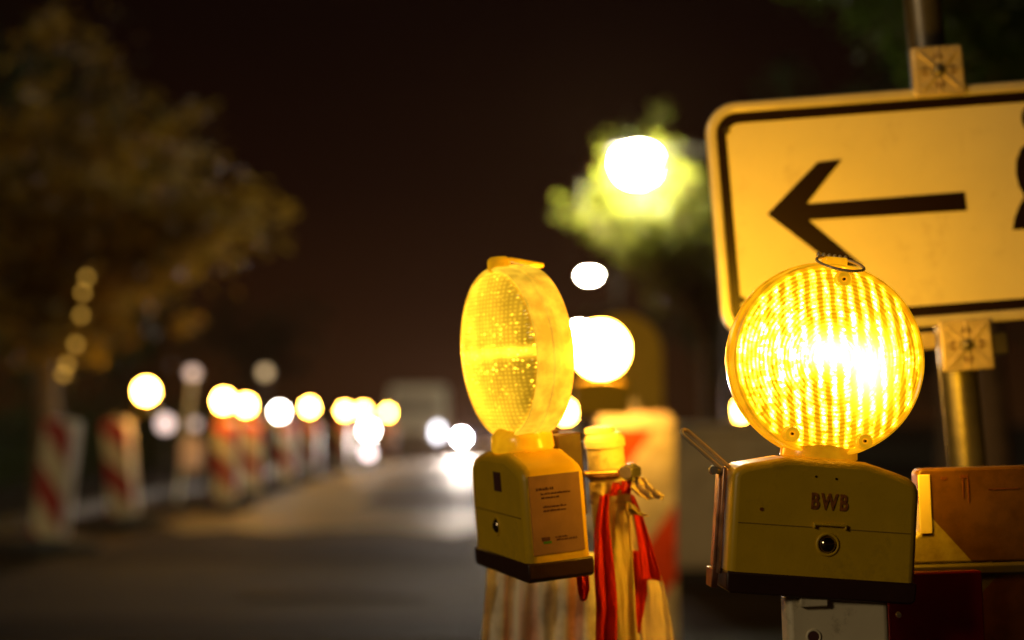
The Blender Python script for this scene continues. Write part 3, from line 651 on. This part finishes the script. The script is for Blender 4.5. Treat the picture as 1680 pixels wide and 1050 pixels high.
# ---------------------------------------------------------------- beacons (guide boards) with warning lamps further off
m_farlamp = emit('lit_amber_lens_far', (1.0, 0.47, 0.06), 170, (0.8, 0.4, 0.02))
m_whitelamp = emit('white_marker_lens', (1.0, 0.93, 0.80), 60, (0.8, 0.8, 0.8))
WHITE, RED = (0.76, 0.70, 0.48), (0.42, 0.016, 0.006)
m_bakeL = stripes('beacon_bands_falling', RED, WHITE, 0.50, 1.0, offset=0.35)
m_bakeR = stripes('beacon_bands_rising', (0.85, 0.085, 0.012), WHITE, 0.60, -1.35, offset=0.492, duty=0.42)
m_edge = mat('beacon_edge', (0.80, 0.66, 0.62), 0.4, var=0.05)
def beacon(loc, label, m, yaw=0.0, roll=0.0, group='red and white guide beacons'):
    t = thing('traffic_beacon', label, 'traffic beacon', loc, yaw=yaw, roll=roll, group=group)
    if m is m_bakeR:
        bm = B(); box(bm, (0, -0.0495, 1.005), (0.236, 0.003, 0.045)); link('header', bm, 'white', t, bevel=0.001)
    bm = B(); prism(bm, [(x, z + 0.58) for x, z in rrect(0.25, 0.90, 0.03, 5)], -0.047, -0.030); link('panel', bm, m, t)
    bm = B(); prism(bm, [(x, z + 0.58) for x, z in rrect(0.262, 0.912, 0.035, 5)], -0.0295, 0.080); link('housing', bm, m_edge, t, bevel=0.004)
    bm = B(); box(bm, (0, 0, 0.055), (0.42, 0.80, 0.11)); link('foot', bm, 'rubber', t, bevel=0.02)
    bm = B(); tube(bm, (0, 0, 0.10), (0, 0, 1.08), 0.02, n=12); link('stem', bm, 'dullsteel', t)
    return t
def small_lamp(loc, label, m, yaw=0.0, group='amber warning lamps on the beacons'):
    """loc = lens centre"""
    t = thing('warning_lamp', label, 'warning lamp', (loc[0], loc[1], loc[2] - 0.2155), yaw=yaw, group=group)
    bm = B(); prism(bm, body_outline(), -0.034, 0.034); link('battery_box', bm, 'yellow', t, bevel=0.006)
    r0 = LENS_R
    for s in (1, -1):
        bm = B(); lathe(bm, [(0, -0.0385 * s), (r0 * 0.45, -0.036 * s), (r0 * 0.75, -0.030 * s), (r0 * 0.93, -0.0225 * s)], (0, 0, 0.2155), n=32); link('lens', bm, m, t)
    bm = B(); lathe(bm, [(r0 * 0.93, -0.0225), (r0, -0.018), (r0, 0.018), (r0 * 0.93, 0.0225)], (0, 0, 0.2155), n=32); link('lens_rim', bm, 'yellow', t)
    bm = B(); tube(bm, (0, 0, 0.121), (0, 0, 0.13), 0.03, n=20); link('neck', bm, 'yellow', t)
    return t
ROW = [  # panel px, distance, lamp (px, py) or None, which
    (80, 11.0, None, 'leftmost beacon of the row, without a lamp, red and white bands falling to the right', R(-22), R(5.5)),
    (208, 13.6, (241, 642), 'second beacon from the left in the row along the road', R(-14), R(-6)),
    (372, 16.3, (368, 658), 'third beacon from the left, glowing orange under its lamp', R(-10), 0),
    (414, 19.5, (404, 665), 'fourth beacon from the left, close beside the third', R(-10), R(1)),
    (470, 22.5, (459, 676), 'fifth beacon from the left, under the white lamp', R(-8), R(1)),
    (512, 26.0, (508, 668), 'sixth beacon from the left in the row along the road', R(-8), 0),
    (566, 31.0, (566, 674), 'seventh beacon from the left, leftmost of the three far ones', R(-8), 0),
    (598, 34.0, (596, 674), 'eighth beacon from the left, middle of the three far ones', R(-8), 0),
    (638, 38.0, (636, 677), 'farthest beacon of the left row, nearest to the pale van', R(-8), 0)]
LAMPL = [None, 'lit amber lamp on the second beacon, leftmost of all the glowing lamps', 'lit amber lamp on the third beacon, left one of an overlapping pair',
         'lit amber lamp on the fourth beacon, right one of an overlapping pair', 'lit white lamp on the fifth beacon, smaller than the amber ones beside it',
         'lit amber lamp on the sixth beacon, standing alone between pair and trio', 'lit amber lamp, leftmost of the far trio', 'lit amber lamp, middle one of the far trio',
         'lit amber lamp, rightmost of the far trio beside the pale van']
for (px, D, lp, lab_, yw, rl), ll in zip(ROW, LAMPL):
    p = V(px, 700, D); beacon((p.x, p.y, 0.0), lab_, m_bakeL, yw, rl)
    if lp:
        q = V(lp[0], lp[1], D - 0.22); small_lamp((q.x, q.y, q.z), ll, m_whitelamp if 'white lamp' in ll else m_farlamp, 0)
# beacons on the right-hand side
q = V(1047, 700, 4.9); beacon((q.x, q.y, 0.0), 'near beacon with rising orange-red bands standing behind the cream post', m_bakeR, R(4), R(-0.5))
q = V(985, 574, 4.6); small_lamp((q.x, q.y, q.z), 'large blurred lit amber lamp just right of the sideways lamp', m_farlamp)
yp = thing('sign_plate', 'yellow round-topped plate behind the large blurred amber lamp', 'sign plate', V(1022, 690, 6.8))
kk = 6.8 / FPX
arch = [(-66 * kk, 10 * kk), (66 * kk, 10 * kk), (66 * kk, 110 * kk)] + [(66 * kk * math.cos(R(a)), (110 + 66 * math.sin(R(a))) * kk) for a in range(10, 180, 10)] + [(-66 * kk, 110 * kk)]
bm = B(); prism(bm, arch, -0.01, 0.02); link('plate', bm, mat('olive_yellow_plate', (0.26, 0.20, 0.008), 0.5, var=0.1), yp, bevel=0.004)
bm = B(); tube(bm, (0.03, 0.025, -V(1022, 690, 6.8).z + 0.0), (0.03, 0.035, 0.2), 0.02); link('stem', bm, 'dullsteel', yp)
for px, D, lp, a_, b_ in ((926, 17, (928, 676), 'beacon half hidden behind the sideways lamp and its post', 'lit amber lamp peeping out just above the cap of the cream post'),
                      (1218, 19, (1214, 674), 'beacon behind the grey cabinet and left of the BWB lamp', 'lit amber lamp peeping out at the lower left of the BWB lens'),
                      (1002, 24, (1002, 664), 'far beacon seen above the cream post cap', 'dim far amber lamp below the large blurred one')):
    q = V(px, 700, D); beacon((q.x, q.y, 0.0), a_, m_bakeR, 0, 0)
    q = V(*lp, D); small_lamp((q.x, q.y, q.z), b_, m_farlamp if 'dim' not in b_ else emit('dim_amber_lens', (1, 0.42, 0.03), 3.5))

# pale discs and a reflector board among the left row; discs glow by emission
def marker(px, py, D, r, m, label, col='pole', lean=0.0):
    p = V(px, py, D)
    t = thing('marker_disc', label, 'marker lamp', (p.x + lean, p.y, 0), group=None)
    bm = B(); tube(bm, (0, 0, 0), (-lean, 0, p.z - r), 0.022, n=12); link('pole', bm, col, t)
    bm = B(); tube(bm, (-lean, -0.02, p.z), (-lean, 0.03, p.z), r * 1.12, n=28); link('housing', bm, 'pole', t)
    bm = B(); lathe(bm, [(0, -0.035), (r * 0.6, -0.032), (r, -0.021)], (-lean, 0, p.z), n=28); link('lens', bm, m, t)
    bm = B(); tube(bm, (0, 0, 0), (0, 0, 0.06), 0.16, 0.13, n=24); link('foot', bm, 'rubber', t)
    return t
pink = lambda s: emit('pink_disc_glow', (1.0, 0.72, 0.66), s, (0.8, 0.7, 0.7))  # reflectors that give no light; brightness added as emission
marker(316, 612, 17.5, 0.07, pink(1.0), 'pale pink round reflector with added glow, upper one left of the amber pair', 'white', lean=-0.16)
marker(272, 695, 18.5, 0.10, pink(1.9), 'pale pink round reflector with added glow, low beside the second beacon', 'pole')
marker(321, 696, 19.0, 0.06, pink(0.9), 'small dull mauve reflector with added glow right of the low pink one', 'pole')
marker(435, 611, 23, 0.085, emit('dull_disc_glow', (1.0, 0.72, 0.42), 0.9), 'dull beige unlit disc with added glow on a tall thin dark pole', 'pole')  # unlit disc made to glow by added emission
marker(605, 706, 33, 0.13, m_whitelamp, 'bright white marker disc below the far amber trio', 'pole')
marker(604, 743, 31.0, 0.10, emit('rosy_disc', (1.0, 0.80, 0.80), 7), 'rosy white marker disc near the ground, lowest of all the discs', 'pole')
p = V(314, 745, 17.0)
rf = thing('reflector_board', 'small pale pink reflector board low between the second and third beacons', 'reflector board', (p.x, p.y, 0))
bm = B(); prism(bm, [(x, z + p.z) for x, z in rrect(0.26, 0.40, 0.08)], -0.01, 0.01); link('panel', bm, mat('pink_reflector', (0.45, 0.33, 0.30), 0.5), rf)
bm = B(); tube(bm, (0, 0.015, 0), (0, 0.015, 0.5), 0.015); link('stem', bm, 'pole', rf)

# ---------------------------------------------------------------- street lamps
m_street = emit('street_lamp_diffuser', (1.0, 0.96, 0.62), 420, (0.9, 0.9, 0.8))
def street_lamp(px, py, D, label, globe=(0.24, 0.12, 0.10)):
    p = V(px, py, D)
    t = thing('street_lamp', label, 'street lamp', (p.x + 0.9, p.y, 0), group='street lamps along the right side')
    h = p.z + 0.14
    bm = B(); path_tube(bm, [(0, 0, 0), (0, 0, h * 0.5), (0, 0, h - 0.25), (-0.12, 0, h - 0.05), (-0.5, 0, h)], [0.07, 0.055, 0.045, 0.035, 0.03], 14); link('pole', bm, 'pole', t)
    bm = B(); box(bm, (-0.88, 0, h), (0.62, 0.26, 0.10)); link('lamp_head', bm, 'pole', t, bevel=0.03)
    bm = B(); bmesh.ops.create_uvsphere(bm, u_segments=24, v_segments=12, radius=1, matrix=Matrix.Translation((-0.9, 0, h - 0.06 - globe[2] * 0.6)) @ Matrix.Diagonal((*globe, 1))); link('diffuser', bm, m_street, t)
    return t
street_lamp(1045, 262, 14, 'nearest street lamp, shining through green leaves', (0.22, 0.2, 0.2))
street_lamp(967, 453, 45, 'street lamp in the middle distance, left of the arrow sign')
street_lamp(952, 541, 61, 'farthest street lamp, half hidden behind the large blurred amber lamp')

# ---------------------------------------------------------------- vehicles
def wheel(par, x, y, z, r, wd):
    bm = B(); lathe(bm, [(r * 0.62, -wd / 2), (r * 0.95, -wd / 2), (r, -wd * 0.35), (r, wd * 0.35), (r * 0.95, wd / 2), (r * 0.62, wd / 2)], axis='Y', n=32, closed=True)
    bmesh.ops.rotate(bm, verts=bm.verts, matrix=Matrix.Rotation(R(90), 3, 'Z')); ty = link('wheel', bm, 'rubber', par, loc=(x, y, z))
    bm = B(); lathe(bm, [(0, -wd * 0.3), (r * 0.2, -wd * 0.42), (r * 0.62, -wd * 0.36), (r * 0.62, wd * 0.36), (0, wd * 0.3)], axis='Y', n=24)
    bmesh.ops.rotate(bm, verts=bm.verts, matrix=Matrix.Rotation(R(90), 3, 'Z')); link('rim', bm, 'dullsteel', ty)
def side_prism(prof, w, taper_z=None, taper=0.0):
    """profile in y,z pushed along x; the part above taper_z leans in"""
    bm = B(); n = len(prof)
    def X(z, s): return s * (w / 2 - (max(0, z - taper_z) * taper if taper_z is not None else 0))
    a = [bm.verts.new((X(z, -1), y, z)) for y, z in prof]; b = [bm.verts.new((X(z, 1), y, z)) for y, z in prof]
    bm.faces.new(a); bm.faces.new(b[::-1])
    for i in range(n): j = (i + 1) % n; bm.faces.new((a[i], b[i], b[j], a[j]))
    return bm
def spot(name, par, loc, energy, col, aim, size=R(75), blend=0.8):
    l = bpy.data.lights.new(name, 'SPOT'); l.energy = energy; l.color = col; l.spot_size = size; l.spot_blend = blend; l.shadow_soft_size = 0.07
    o = bpy.data.objects.new(name, l); COL.objects.link(o); o.parent = par; o.location = loc
    o.rotation_euler = Vector(aim).to_track_quat('-Z', 'Y').to_euler(); return o
# oncoming car: front faces the camera (-y)
q = V(757, 718, 40)
car = thing('car', 'oncoming dark car with dazzling white headlights on the road', 'car', (q.x + 0.62, q.y, 0.0))
prof = [(0.0, 0.28), (0.0, 0.62), (0.12, 0.78), (1.05, 0.93), (1.7, 1.38), (2.9, 1.43), (3.75, 1.02), (4.3, 0.95), (4.38, 0.35), (4.2, 0.25), (0.15, 0.22)]
link('body', side_prism(prof, 1.76, 0.9, 0.35), 'carpaint', car, bevel=0.05, seg=3)
link('windscreen', side_prism([(1.02, 0.955), (1.62, 1.36), (1.66, 1.35), (1.08, 0.945)], 1.40, 0.95, 0.35), 'glass', car)
for sx_ in (-0.62, 0.62):
    bm = B(); lathe(bm, [(0, -0.05), (0.07, -0.045), (0.10, -0.01), (0.10, 0.02)], (0, 0, 0), n=28)
    hl = link('headlight', bm, emit('car_headlight', (1.0, 0.93, 1.0), 300 if sx_ < 0 else 160, (0.9, 0.9, 0.9)), car, loc=(sx_, -0.015, q.z))
    spot('headlight_beam', hl, (0, -0.08, 0), 4200, (1.0, 0.84, 0.72), (-0.03, -1, -0.065), R(52))
for sx_ in (-0.8, 0.8):
    for yy in (0.85, 3.45): wheel(car, sx_, yy, 0.31, 0.31, 0.2)
bm = B(); box(bm, (0, -0.02, 0.5), (0.75, 0.03, 0.16)); link('grille', bm, 'rubber', car, bevel=0.01)
bm = B(); box(bm, (0, -0.03, 0.36), (0.52, 0.012, 0.11)); link('number_plate', bm, 'white', car)
# parked van
q = V(690, 700, 47)
van = thing('van', 'pale van standing beyond the last beacons, one dull headlight showing', 'van', (q.x - 0.25, q.y, 0.0))
prof = [(0.0, 0.35), (0.0, 0.85), (0.15, 1.02), (0.55, 1.18), (1.25, 2.05), (1.6, 2.30), (5.2, 2.36), (5.3, 2.2), (5.3, 0.4), (5.1, 0.3), (0.2, 0.28)]
link('body', side_prism(prof, 2.0, 1.2, 0.10), 'vanpaint', van, bevel=0.06, seg=3)
link('windscreen', side_prism([(0.52, 1.20), (1.20, 2.02), (1.24, 2.0), (0.60, 1.19)], 1.66, 1.2, 0.1), mat('windscreen_reflection', (0.42, 0.40, 0.37), 0.3), van)  # pale grey puts a reflection into the glass colour
for sx_ in (-0.78, 0.82):
    bm = B(); lathe(bm, [(0, -0.05), (0.10, -0.045), (0.14, -0.01), (0.14, 0.02)], n=28)
    bmesh.ops.scale(bm, vec=(0.9, 1, 1.7), verts=bm.verts)
    link('headlight', bm, emit('van_headlight', (0.92, 0.90, 1.0), 9.0 if sx_ > 0 else 0.6, (0.9, 0.9, 0.9)), van, loc=(sx_, -0.01, 0.72))
for sx_ in (-0.9, 0.9):
    for yy in (0.95, 4.2): wheel(van, sx_, yy, 0.34, 0.34, 0.22)
bm = B(); box(bm, (0, -0.02, 0.62), (0.9, 0.03, 0.2)); link('grille', bm, 'rubber', van, bevel=0.01)

# ---------------------------------------------------------------- grey cabinet
q = V(1196, 700, 8.8)
cab = thing('utility_cabinet', 'waist-high pale grey utility cabinet with dark stains behind the hoop handle', 'utility cabinet', (q.x, q.y, 0.0), yaw=R(2))
bm = B(); box(bm, (0, 0.18, 0.53), (0.74, 0.34, 0.84)); link('body', bm, 'greypaint', cab, bevel=0.012)
bm = B(); box(bm, (0, 0.18, 0.975), (0.79, 0.39, 0.05)); link('lid', bm, 'greypaint', cab, bevel=0.015)
bm = B(); box(bm, (0, 0.18, 0.055), (0.76, 0.36, 0.11)); link('plinth', bm, 'rubber', cab, bevel=0.01)
for sx_ in (-0.18, 0.18):
    bm = B(); box(bm, (sx_, 0.003, 0.53), (0.335, 0.012, 0.76)); d_ = link('door', bm, 'greypaint', cab, bevel=0.004)
    bm = B(); box(bm, (sx_ * 0.25, -0.008, 0.55), (0.02, 0.02, 0.11)); link('handle', bm, 'pole', d_, bevel=0.004)

# ---------------------------------------------------------------- trees
def tree(name, label, base, trunk_h, limbs, leaf_m, nleaf, lsize, spread, r0=0.11, seed=1, group=None, taper_top=0.04, drop=0.0):
    """limbs: list of tip positions relative to the base; leaves gather along the outer part of each limb"""
    rr = random.Random(seed)
    t = thing(name, label, 'tree', base, group=group)
    bm = B()
    top = Vector((rr.uniform(-.1, .1), rr.uniform(-.1, .1), trunk_h))
    path_tube(bm, [(0, 0, -0.05), (0.02, 0.01, trunk_h * 0.3), (-0.03, 0.02, trunk_h * 0.65), top], [r0 * 1.25, r0, r0 * 0.85, r0 * 0.65], 12)
    centres = []
    for tip in limbs:
        tip = Vector(tip); st = top * rr.uniform(0.72, 1.0)
        pts = []
        for k in range(7):
            f = k / 6; p = st.lerp(tip, f) + Vector((rr.uniform(-1, 1), rr.uniform(-1, 1), rr.uniform(-.5, 1))) * 0.10 * math.sin(f * math.pi) + Vector((0, 0, 0.12 * math.sin(f * math.pi)))
            pts.append(p)
            if f > 0.35: centres.append((p, spread * rr.uniform(0.5, 1.1)))
        path_tube(bm, pts, [r0 * 0.45 * (1 - 0.85 * k / 6) + 0.006 for k in range(7)], 7)
        for j in range(5):
            a_ = pts[rr.randint(2, 6)]; dv = Vector((rr.gauss(0, 1), rr.gauss(0, 1), rr.gauss(0, 0.7))).normalized() * spread * rr.uniform(.8, 1.7)
            path_tube(bm, [a_, a_ + dv * 0.5 + Vector((0, 0, .05)), a_ + dv], [0.016, 0.010, 0.004], 5); centres.append((a_ + dv, spread * rr.uniform(0.35, 0.75)))
    link('trunk', bm, 'bark', t)
    vs, fs = [], []
    for i in range(nleaf):
        c, s = centres[rr.randrange(len(centres))]
        p = c + Vector((rr.gauss(0, 1) * s * 0.55, rr.gauss(0, 1) * s * 0.55, rr.gauss(0, 1) * s * 0.42 - drop * s))
        u = Vector((rr.gauss(0, 1), rr.gauss(0, 1), rr.gauss(0, 0.6))).normalized(); v = u.orthogonal(); v.rotate(Matrix.Rotation(rr.uniform(0, 6.28), 3, u)); v.normalize()
        L_ = lsize * rr.uniform(0.6, 1.3); n_ = u.cross(v)
        k0 = len(vs)
        vs += [p - u * L_, p + v * L_ * 0.42 + n_ * L_ * .12, p + u * L_, p - v * L_ * 0.42 + n_ * L_ * .12]
        fs += [(k0, k0 + 1, k0 + 2), (k0, k0 + 2, k0 + 3)]
    me = bpy.data.meshes.new('crown'); me.from_pydata(vs, [], fs); me.materials.append(M_[leaf_m])
    o = bpy.data.objects.new('crown', me); COL.objects.link(o); o.parent = t
    return t
def rel(b, px, py, D):
    return V(px, py, D) - Vector(b)
# left: autumn tree lit from the road, and the dark ones behind it
b0 = V(75, 700, 15.0); b0.z = 0.1
tips = [(430, 335, 14.0), (360, 390, 14.2), (300, 440, 14.4), (250, 330, 14), (180, 250, 14.5), (200, 160, 15), (330, 250, 15), (60, 180, 14.5), (-30, 280, 15), (20, 380, 14), (120, 430, 14), (240, 480, 14),
        (20, 540, 13.6), (70, 590, 13.8), (-10, 480, 13.6), (150, 560, 14.2), (390, 360, 14.0), (330, 400, 14.1), (100, 500, 14.2), (190, 440, 14.1), (50, 540, 14.6), (170, 500, 14.4), (310, 300, 14.4), (60, 80, 15.5), (150, 60, 15), (-80, 150, 15), (270, 190, 15.5), (20, 480, 14.5), (130, 520, 14.6), (-60, 420, 15)]
tree('autumn_tree', 'golden-brown autumn tree overhanging the beacons at the left', b0, 2.6, [rel(b0, *p) for p in tips], 'leaf', 7500, 0.08, 0.38, 0.13, 3)
b1 = V(-60, 700, 22); b1.z = 0.1
tree('leafy_tree', 'dark leafy tree at the left edge behind the golden-brown one', b1, 3.4, [rel(b1, x, y, 22) for x, y in ((40, 560), (100, 480), (0, 380), (-60, 300), (130, 330), (60, 200), (200, 260), (-90, 120), (90, 60), (210, 420), (160, 560))],
     'hedge', 9000, 0.09, 1.05, 0.18, 5)
# tree round the nearest street lamp
b2 = V(1165, 700, 15.2); b2.z = 0.12
tips = [(x, y, 14 + (d - 25) * 0.5) for x, y, d in ((1085, 246, 24.2), (1030, 305, 24.2), (1050, 350, 24.6), (1065, 215, 25.2), (1000, 350, 25), (960, 355, 25.2), (985, 395, 25.4), (1120, 320, 24.8), (1085, 300, 24.4), (1160, 300, 26.4), (1010, 230, 25.2), (1000, 300, 24.6), (1080, 375, 25), (1140, 370, 25.5), (930, 350, 25.2))]
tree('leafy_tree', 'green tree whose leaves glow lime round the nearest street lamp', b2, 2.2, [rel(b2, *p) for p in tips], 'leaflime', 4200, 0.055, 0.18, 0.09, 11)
# tree behind the sign, upper right
b3 = V(1632, 700, 6.2); b3.z = 0.12
tips = [(1640, 20, 6.0), (1700, 60, 6.0), (1600, -30, 6.2), (1760, -20, 6), (1680, 110, 6.4), (1480, -20, 6.6), (1720, 170, 6.4), (1560, -90, 6), (1650, -120, 6.3), (1820, 60, 6.2)]
tree('leafy_tree', 'green tree behind the arrow sign with its trunk right of the pole', b3, 2.0, [rel(b3, *p) for p in tips], 'leafgreen', 9000, 0.035, 0.24, 0.075, 21)
# more trees along both sides, far off
far = [(-200, 34, 7.5, 'hedge', 'dark far tree at the left beyond the beacons'), (180, 48, 8, 'hedge', 'far tree above the second beacon'), (420, 75, 8.5, 'hedge', 'distant tree above the dull beige disc'),
       (1260, 34, 7.0, 'hedge', 'dark far tree behind the left edge of the arrow sign'), (1560, 24, 7.5, 'hedge', 'dark far tree right behind the sign pole')]
for i, (px, D, h, lm, lab_) in enumerate(far):
    b = V(px, 700, D); b.z = 0.1; rr = random.Random(40 + i)
    tips = [(rr.uniform(-2.6, 2.6), rr.uniform(-2, 2), h * rr.uniform(0.42, 0.98)) for _ in range(12)]
    tree('leafy_tree', lab_, b, h * 0.42, tips, lm, 3500, 0.16, 1.1, 0.2, 50 + i, group='trees along the road')
# hedge behind the left pavement: nobody could count its bushes
vs, fs = [], []; rr = random.Random(9)
for i in range(14000):
    y = rr.uniform(9, 60); p = Vector((-7.6 + rr.gauss(0, .28), y, abs(rr.gauss(0.7, 0.4)))); u = Vector((rr.gauss(0, 1), rr.gauss(0, 1), rr.gauss(0, 1))).normalized(); v = u.orthogonal().normalized(); s = 0.07 * rr.uniform(.6, 1.4); k0 = len(vs)
    vs += [p - u * s, p + v * s * .5, p + u * s, p - v * s * .5]; fs += [(k0, k0 + 1, k0 + 2), (k0, k0 + 2, k0 + 3)]
me = bpy.data.meshes.new('hedge'); me.from_pydata(vs, [], fs); me.materials.append(M_['hedge']); o = bpy.data.objects.new('hedge', me); COL.objects.link(o); tag(o, 'dark hedge along the left pavement', 'hedge', kind='stuff')

# ---------------------------------------------------------------- house behind the sign on the right
hs = thing('house', 'dark reddish house in the shade behind the sign pole', 'house', (16.0, 27.0, 0))
bm = B(); box(bm, (1.5, 0, 2.2), (9, 7, 4.4)); wl = link('wall', bm, 'wall', hs, smooth=False)
bm = side_prism([(-3.9, 4.4), (0, 6.6), (3.9, 4.4)], 9.6); bmesh.ops.translate(bm, verts=bm.verts, vec=(1.5, 0, 0.003)); link('roof', bm, 'roof', hs, smooth=False)
for x in (-1.9, 0.6, 3.1):
    bm = B(); frame(bm, [(x + a, 1.7 + b) for a, b in ((-.55, -.7), (.55, -.7), (.55, .7), (-.55, .7))], [(x + a, 1.7 + b) for a, b in ((-.48, -.63), (.48, -.63), (.48, .63), (-.48, .63))], -3.56, -3.45)
    wf = link('window', bm, 'white', hs, smooth=False)
    bm = B(); box(bm, (x, -3.505, 1.7), (0.95, 0.004, 1.25)); link('pane', bm, 'glass', wf, smooth=False)

# ---------------------------------------------------------------- night haze round the lamps
bm = B(); box(bm, (0, 65, 5.2), (60, 150, 12.5)); hz = link('haze', bm, bpy.data.materials.new('haze'), smooth=False)
hm = hz.data.materials[0]; hm.use_nodes = True; ht = hm.node_tree; ht.nodes.clear()
pv = N(ht, 'ShaderNodeVolumePrincipled'); pv.inputs['Density'].default_value = 0.0002; pv.inputs['Color'].default_value = (1.0, 0.55, 0.36, 1); pv.inputs['Anisotropy'].default_value = 0.75
ho = N(ht, 'ShaderNodeOutputMaterial'); ht.links.new(pv.outputs[0], ho.inputs['Volume'])
tag(hz, 'thin night haze over the street', 'haze', kind='stuff')

# ---------------------------------------------------------------- made-up glow beads standing in for leaf highlights in the autumn tree
sg = thing('leaf_highlights', 'made-up string of amber glow beads painting leaf highlights in the autumn tree', 'leaf highlights', V(120, 610, 13.0))
pts = [V(x, y, 13.0) - sg.location for x, y in ((142, 455), (136, 480), (133, 517), (124, 565), (110, 598), (104, 614), (160, 612))]
bm = B(); path_tube(bm, [V(150, 380, 13) - sg.location] + [p + Vector((0, 0.02, 0.03)) for p in pts[:6]], 0.006, 6); link('wire', bm, 'pole', sg)
mb = emit('dim_glint', (1.0, 0.52, 0.07), 1.5)
for p in pts[:6]:
    bm = B(); bmesh.ops.create_uvsphere(bm, u_segments=12, v_segments=8, radius=0.028, matrix=Matrix.Translation(p)); link('bulb', bm, mb, sg)  # added glow bead, no real bulb hangs here
